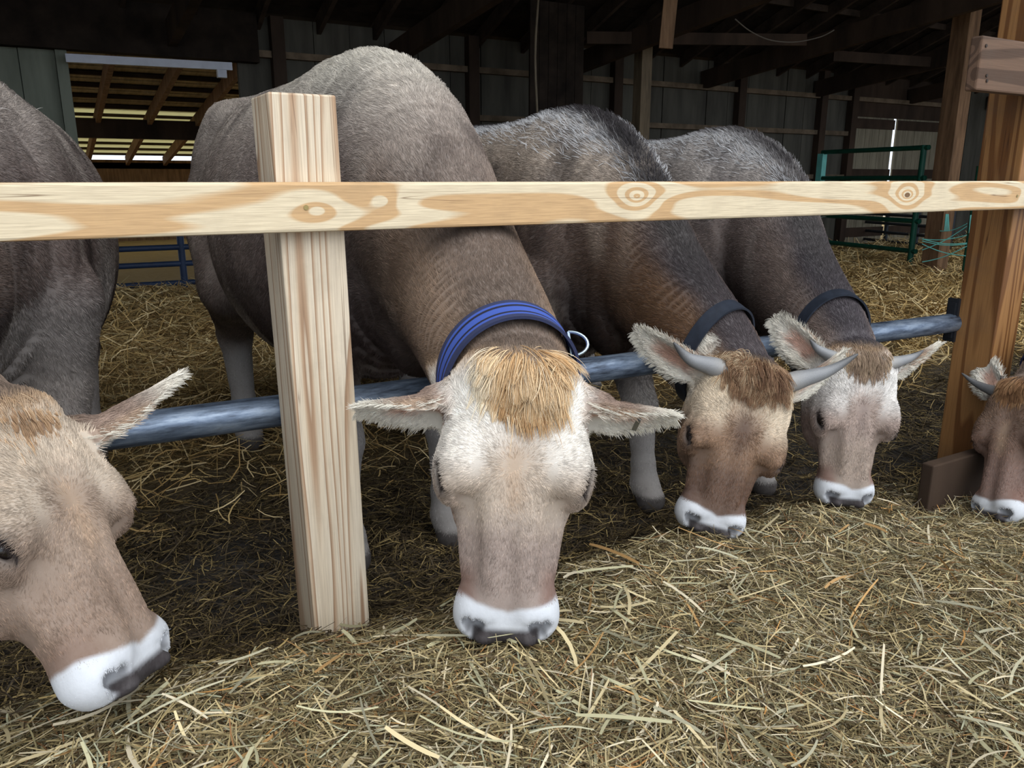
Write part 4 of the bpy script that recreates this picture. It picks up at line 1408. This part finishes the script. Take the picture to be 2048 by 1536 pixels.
SPECS = [
 dict(label='cow with white face and blue collar, nearest the pale post', at=(.84, 2.2), H=1.50, girth=1.05, length=1.0, vox=.005,
      poll=at_y(1040, 722, 1.20), muzzle=at_y(1012, 1290, 1.08), turn=2, hw=1.04, neck=1.10, sag=-.035, bend=np.array([.035, 0, 0]), seed=11, ear_tag=True, hair=1.25,
      ears={-1: ((-1, .28, .0), (.1, .92, .30), .215, .060), 1: ((1, .20, .05), (-.1, .92, .26), .215, .060)},
      coat=make_coat(withers_highlight=(206, 200, 188), shoulder=(86, 72, 70)),
      locks=[forelock([(150, 112, 78), (196, 156, 110), (226, 198, 158), (232, 218, 194)], 4300, .11, spread=.085, messy=.8, part=.02, up=.42), ],
      collar=dict(c=lambda h: h['C'][17], t=.86, tilt=.10, w=.076, mat=blue_strap, extra=d_ring)),
 dict(label='grey brown cow at the left edge, ear pointing over the steel pipe', at=(-.255, 2.33), H=1.46, girth=1.28, bend=np.array([-.16, 0, 0]), spread={1: .06}, vox=.005,
      poll=at_y(36, 812, 1.34), muzzle=at_y(328, 1326, 1.16), turn=53, hw=1.25, seed=12, hair=1.15,
      ears={-1: ((-1, -.1, -.1), (0, .8, .5), .20), 1: ((.66, -.02, .62), (.0, .9, -.1), .25, .058)},
      coat=make_coat(side=(112, 98, 93), dark=(52, 43, 42), lower=1.0, back=(152, 142, 134), fore=(200, 184, 166), mid=(158, 138, 122), nose=(140, 119, 104), cheek=(142, 121, 106), snout_side=(122, 98, 84), fore_top=.84, leg=(168, 160, 156)),
      locks=[forelock([(130, 104, 84), (168, 136, 104), (206, 180, 150)], 1800, .035, messy=.3, up=.3), mane([(60, 54, 52), (120, 112, 108), (170, 165, 160)], 3000, .03)]),
 dict(label='brown cow with two grey horns and a shaggy brown forelock', at=(1.60, 2.3), H=1.38, girth=1.0,
      poll=at_y(1522, 735, 1.47), muzzle=at_y(1430, 1068, 1.42), turn=22, eye_l=.255, hw=1.15, wrinkle=.5, seed=13, fore={1: .20, -1: .05},
      ears={-1: ((-1, -.22, -.05), (0, .75, .65), .25), 1: ((1, -.95, -.1), (0, .8, .4), .25)},
      horns=dict(sides=(-1, 1), skew=.38, r=.034, path=[(.07, .035, -.035), (.125, .015, -.03), (.19, -.01, -.015), (.245, -.06, .005)]),
      coat=make_coat(back=(176, 162, 148), side=(104, 88, 80), dark=(48, 40, 40), neck=(112, 84, 62), neck_top=(70, 62, 64), fore=(206, 190, 168), nose=(94, 71, 57), cheek=(124, 100, 82),
                     mid=(140, 112, 90), snout_side=(92, 68, 56), whorl_dark=.4, whorl_col=(92, 70, 56), whorl_amt=.7, ridge=(60, 56, 56), leg=(160, 154, 150)),
      locks=[forelock([(84, 58, 42), (118, 88, 66), (150, 120, 92), (206, 186, 156)], 5200, .085, spread=.11, messy=1.0, up=.5), mane([(40, 36, 38), (60, 56, 58), (196, 196, 198)], 6500, .04)],
      collar=dict(c=lambda h: h['C'][15], t=.80, tilt=.3, w=.045, mat=black_strap)),
 dict(label='pale faced cow with short horns and black collar, beside the blue pipe end', at=(2.35, 2.35), H=1.34, girth=.97,
      poll=at_y(1738, 705, 1.45), muzzle=at_y(1708, 1012, 1.38), turn=30, eye_l=.24, hw=1.04, wrinkle=.5, seed=14, fore={-1: .36, 1: .1},
      ears={-1: ((-1, -.75, -.1), (0, .75, .65), .215), 1: ((1, -.45, -.1), (0, .8, .4), .22)},
      horns=dict(sides=(-1, 1), r=.024, path=[(.07, .035, -.03), (.12, .02, -.03), (.165, .0, -.025), (.195, -.025, -.015)]),
      coat=make_coat(back=(166, 158, 152), side=(112, 100, 96), dark=(54, 46, 48), neck=(122, 106, 98), neck_top=(70, 64, 68), whorl_col=(120, 104, 98), fore=(212, 208, 204), mid=(160, 142, 132), nose=(150, 134, 122), cheek=(124, 104, 96), ridge=(70, 66, 66)),
      locks=[forelock([(110, 92, 80), (150, 128, 108), (186, 164, 136)], 2600, .06, messy=.3), mane([(44, 40, 42), (110, 106, 106), (190, 190, 192)], 5500, .035)],
      collar=dict(c=lambda h: h['C'][15], t=.80, tilt=.3, w=.042, mat=black_strap)),
 dict(label='small dark horned cow at the right edge, in front of the stained post', at=(4.02, 1.47), yaw=-88, H=1.25, girth=.9,
      poll=at_y(2034, 765, 1.42), muzzle=at_y(1966, 1028, 1.36), turn=-36, hw=1.0, seed=15, hair=.5,
      ears={-1: ((-.9, -1.15, .1), (.1, .2, .95), .20), 1: ((1, -.35, -.1), (0, .8, .4), .19)},
      horns=dict(sides=(-1, 1), r=.024, path=[(.075, .035, -.035), (.125, .025, -.03), (.18, .005, -.01), (.225, -.025, .02)], cols=((90, 86, 84), (52, 52, 56), (30, 30, 34))),
      collar=dict(c=lambda h: h['C'][15], t=.80, w=.05, mat=blue_strap),
      coat=make_coat(fore=(120, 96, 80), mid=(122, 96, 82), nose=(120, 96, 86), cheek=(128, 104, 92), poll=(150, 110, 76)),
      locks=[forelock([(110, 76, 52), (150, 112, 78), (180, 146, 110)], 2000, .06, messy=.3)]),
]
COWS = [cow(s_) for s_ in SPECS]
# ------------------------------------------------------------------ hay and straw
def strands(name, X, Y, length, width, cols, rng, lift, pitch, dz, label, cat, K=4, bend=.25, zfun=hay_z):
    """flat stalks: ribbons folded along the middle"""
    n = len(X)
    yaw = rng.uniform(0, 2 * math.pi, n)
    e = .01
    z = zfun(X, Y)
    gxx = (zfun(X + e, Y) - z) / e; gyy = (zfun(X, Y + e) - z) / e
    slope = np.clip(gxx * np.cos(yaw) + gyy * np.sin(yaw), -.8, .8)
    t = np.stack([np.cos(yaw), np.sin(yaw), slope + pitch * rng.normal(size=n)], 1)
    t /= np.linalg.norm(t, axis=1)[:, None]
    up = np.stack([-gxx, -gyy, np.ones(n)], 1) + .5 * rng.normal(size=(n, 3))
    s = np.cross(t, up); s /= np.linalg.norm(s, axis=1)[:, None]
    u = np.cross(s, t)
    c0 = np.stack([X, Y, z + lift * rng.random(n) ** 1.5 + dz], 1)
    b1 = bend * rng.normal(size=n); b2 = bend * .6 * rng.normal(size=n)
    u_ = np.linspace(-.5, .5, K)
    V = np.zeros((n, K, 2, 3))
    for k, a in enumerate(u_):
        c = c0 + t * (a * length)[:, None] + s * (b1 * length * (a * a - .08))[:, None] + u * (b2 * length * (a * a - .08) )[:, None]
        wd = width * (1.0 if 0 < k < K - 1 else .75)
        V[:, k, 0] = c - s * (wd / 2)[:, None]
        V[:, k, 1] = c + s * (wd / 2)[:, None] + u * (wd * .25)[:, None]
    base = np.arange(n)[:, None] * (2 * K)
    q = np.concatenate([base + np.array([2 * k, 2 * k + 1, 2 * k + 3, 2 * k + 2]) for k in range(K - 1)])
    LAYERS.setdefault(name, []).append((V.reshape(-1, 3), q, np.repeat(cols, 2 * K, 0), label, cat))

LAYERS = {}
def build_layers():
    for name, ls in LAYERS.items():
        off = np.cumsum([0] + [len(l[0]) for l in ls])
        o = mesh_np(name, np.concatenate([l[0] for l in ls]), np.concatenate([l[1] + o_ for l, o_ in zip(ls, off)]), straw_mat, None, False, origin=(0, 0, 0))
        set_color(o, np.concatenate([l[2] for l in ls]))
        tag(o, ls[0][3], ls[0][4], kind='stuff')

w = NT('dry_stalk')
a = w.n('ShaderNodeAttribute', attribute_name='col')
w.l(a.outputs['Color'], w.b.inputs['Base Color'])
w.b.inputs['Roughness'].default_value = .6
w.b.inputs['Specular IOR Level'].default_value = .2
straw_mat = w.m

def palette(n, rng, cols, probs, var=.16):
    cs = np.array([lin(*c) for c in cols])
    i = rng.choice(len(cs), n, p=np.array(probs) / sum(probs))
    return np.clip(cs[i] * np.array([1.0, .955, .98]) * (1 + var * rng.normal(size=n))[:, None], .004, .95)

def sample(n, x0, x1, y0, y1, rng, power=1.6, cond=None, near=.75):
    """more stalks near the fence front, thinning with distance"""
    X, Y = [], []
    tot = 0
    while tot < n:
        x, y = rng.uniform(x0, x1, 200000), rng.uniform(y0, y1, 200000)
        d = np.hypot(x, y)
        p = (near / np.maximum(d, near)) ** power
        a = x - y * math.tan(math.radians(-6)) ; ang = np.degrees(np.arctan2(x, y))
        ok = (rng.random(len(x)) < p) & (ang > -16) & (ang < 74)
        if cond is not None: ok &= rng.random(len(x)) < cond(x, y)
        X.append(x[ok]); Y.append(y[ok]); tot += ok.sum()
    return np.concatenate(X)[:n], np.concatenate(Y)[:n]

rs = np.random.default_rng(21)
HAYC = [(184, 170, 128), (164, 150, 108), (146, 133, 94), (178, 171, 144), (128, 121, 88), (154, 157, 130), (200, 190, 158), (104, 92, 64), (82, 70, 50), (176, 134, 78), (140, 104, 68)]
HAYP = [14, 16, 16, 9, 14, 7, 5, 16, 8, 1.4, 3]
heapw = lambda x, y: ground_zone(x, y)[0]
n = int(250000 * HQ)
X, Y = sample(n, -.9, 4.5, .30, 2.0, rs, 1.5, heapw)
strands('hay', X, Y, rs.uniform(.008, .042, n), rs.uniform(.0008, .0022, n), palette(n, rs, HAYC, [6, 10, 13, 6, 15, 6, 3, 28, 24, 1.5, 5]), rs, .012, .25, -.001,
        'heap of loose chopped hay in front of the fence under the muzzles', 'hay', K=3)
n = int(44000 * HQ)
X, Y = sample(n, -.9, 4.5, .30, 1.95, rs, 1.4, heapw)
strands('hay', X, Y, rs.gamma(2.6, .014, n) + .022, rs.uniform(.0011, .0031, n), palette(n, rs, HAYC, HAYP), rs, .022, .25, .003, '', 'hay', K=5, bend=.2)
n = int(800 * HQ) + 50
X, Y = sample(n, -.8, 4.0, .40, 1.8, rs, 1.4, heapw)
strands('hay', X, Y, rs.uniform(.06, .17, n), rs.uniform(.003, .007, n), palette(n, rs, [(190, 178, 138), (172, 170, 136), (176, 142, 92), (160, 158, 132), (198, 190, 162)], [5, 4, 2, 4, 3]), rs, .03, .18, .012, '', 'hay', K=6, bend=.2)
# soiled litter under the cows
n = int(66000 * HQ)
X, Y = sample(n, -1.2, 6.5, 1.35, 4.5, rs, 1.1, lambda x, y: np.clip(1 - ground_zone(x, y)[1] * .8 - ground_zone(x, y)[0] * .9, 0, 1) * (.6 + .4 * (vnoise(np.stack([x, y, 0 * x], 1), 2.6, 61) > -.15)))
strands('soiled_straw', X, Y, rs.gamma(2.5, .022, n) + .02, rs.uniform(.0014, .004, n), palette(n, rs, [(60, 52, 40), (84, 74, 54), (112, 98, 66), (140, 124, 82), (168, 150, 100)], [11, 10, 6, 3, 1.8]), rs, .03, .25, .002,
        'dark trodden straw under the standing cows', 'straw', K=4, bend=.5)
# clean bedding further back
n = int(60000 * HQ)
X, Y = sample(n, -1.6, 19, 2.3, 8.8, rs, .8, lambda x, y: ground_zone(x, y)[1], near=3.0)
d_ = np.hypot(X, Y)
strands('straw_bedding', X, Y, (rs.gamma(3.0, .04, n) + .05) * np.clip(d_ / 4, 1, 1.8), rs.uniform(.0028, .006, n) * np.clip(d_ / 4, 1, 2.2), palette(n, rs, [(208, 184, 126), (186, 160, 104), (162, 136, 86), (226, 208, 158), (122, 100, 62), (182, 168, 122)], [10, 10, 9, 7, 8, 4]), rs, .09, .3, .004,
        'golden straw bedding covering the barn floor', 'straw', K=4, bend=.6)
build_layers()
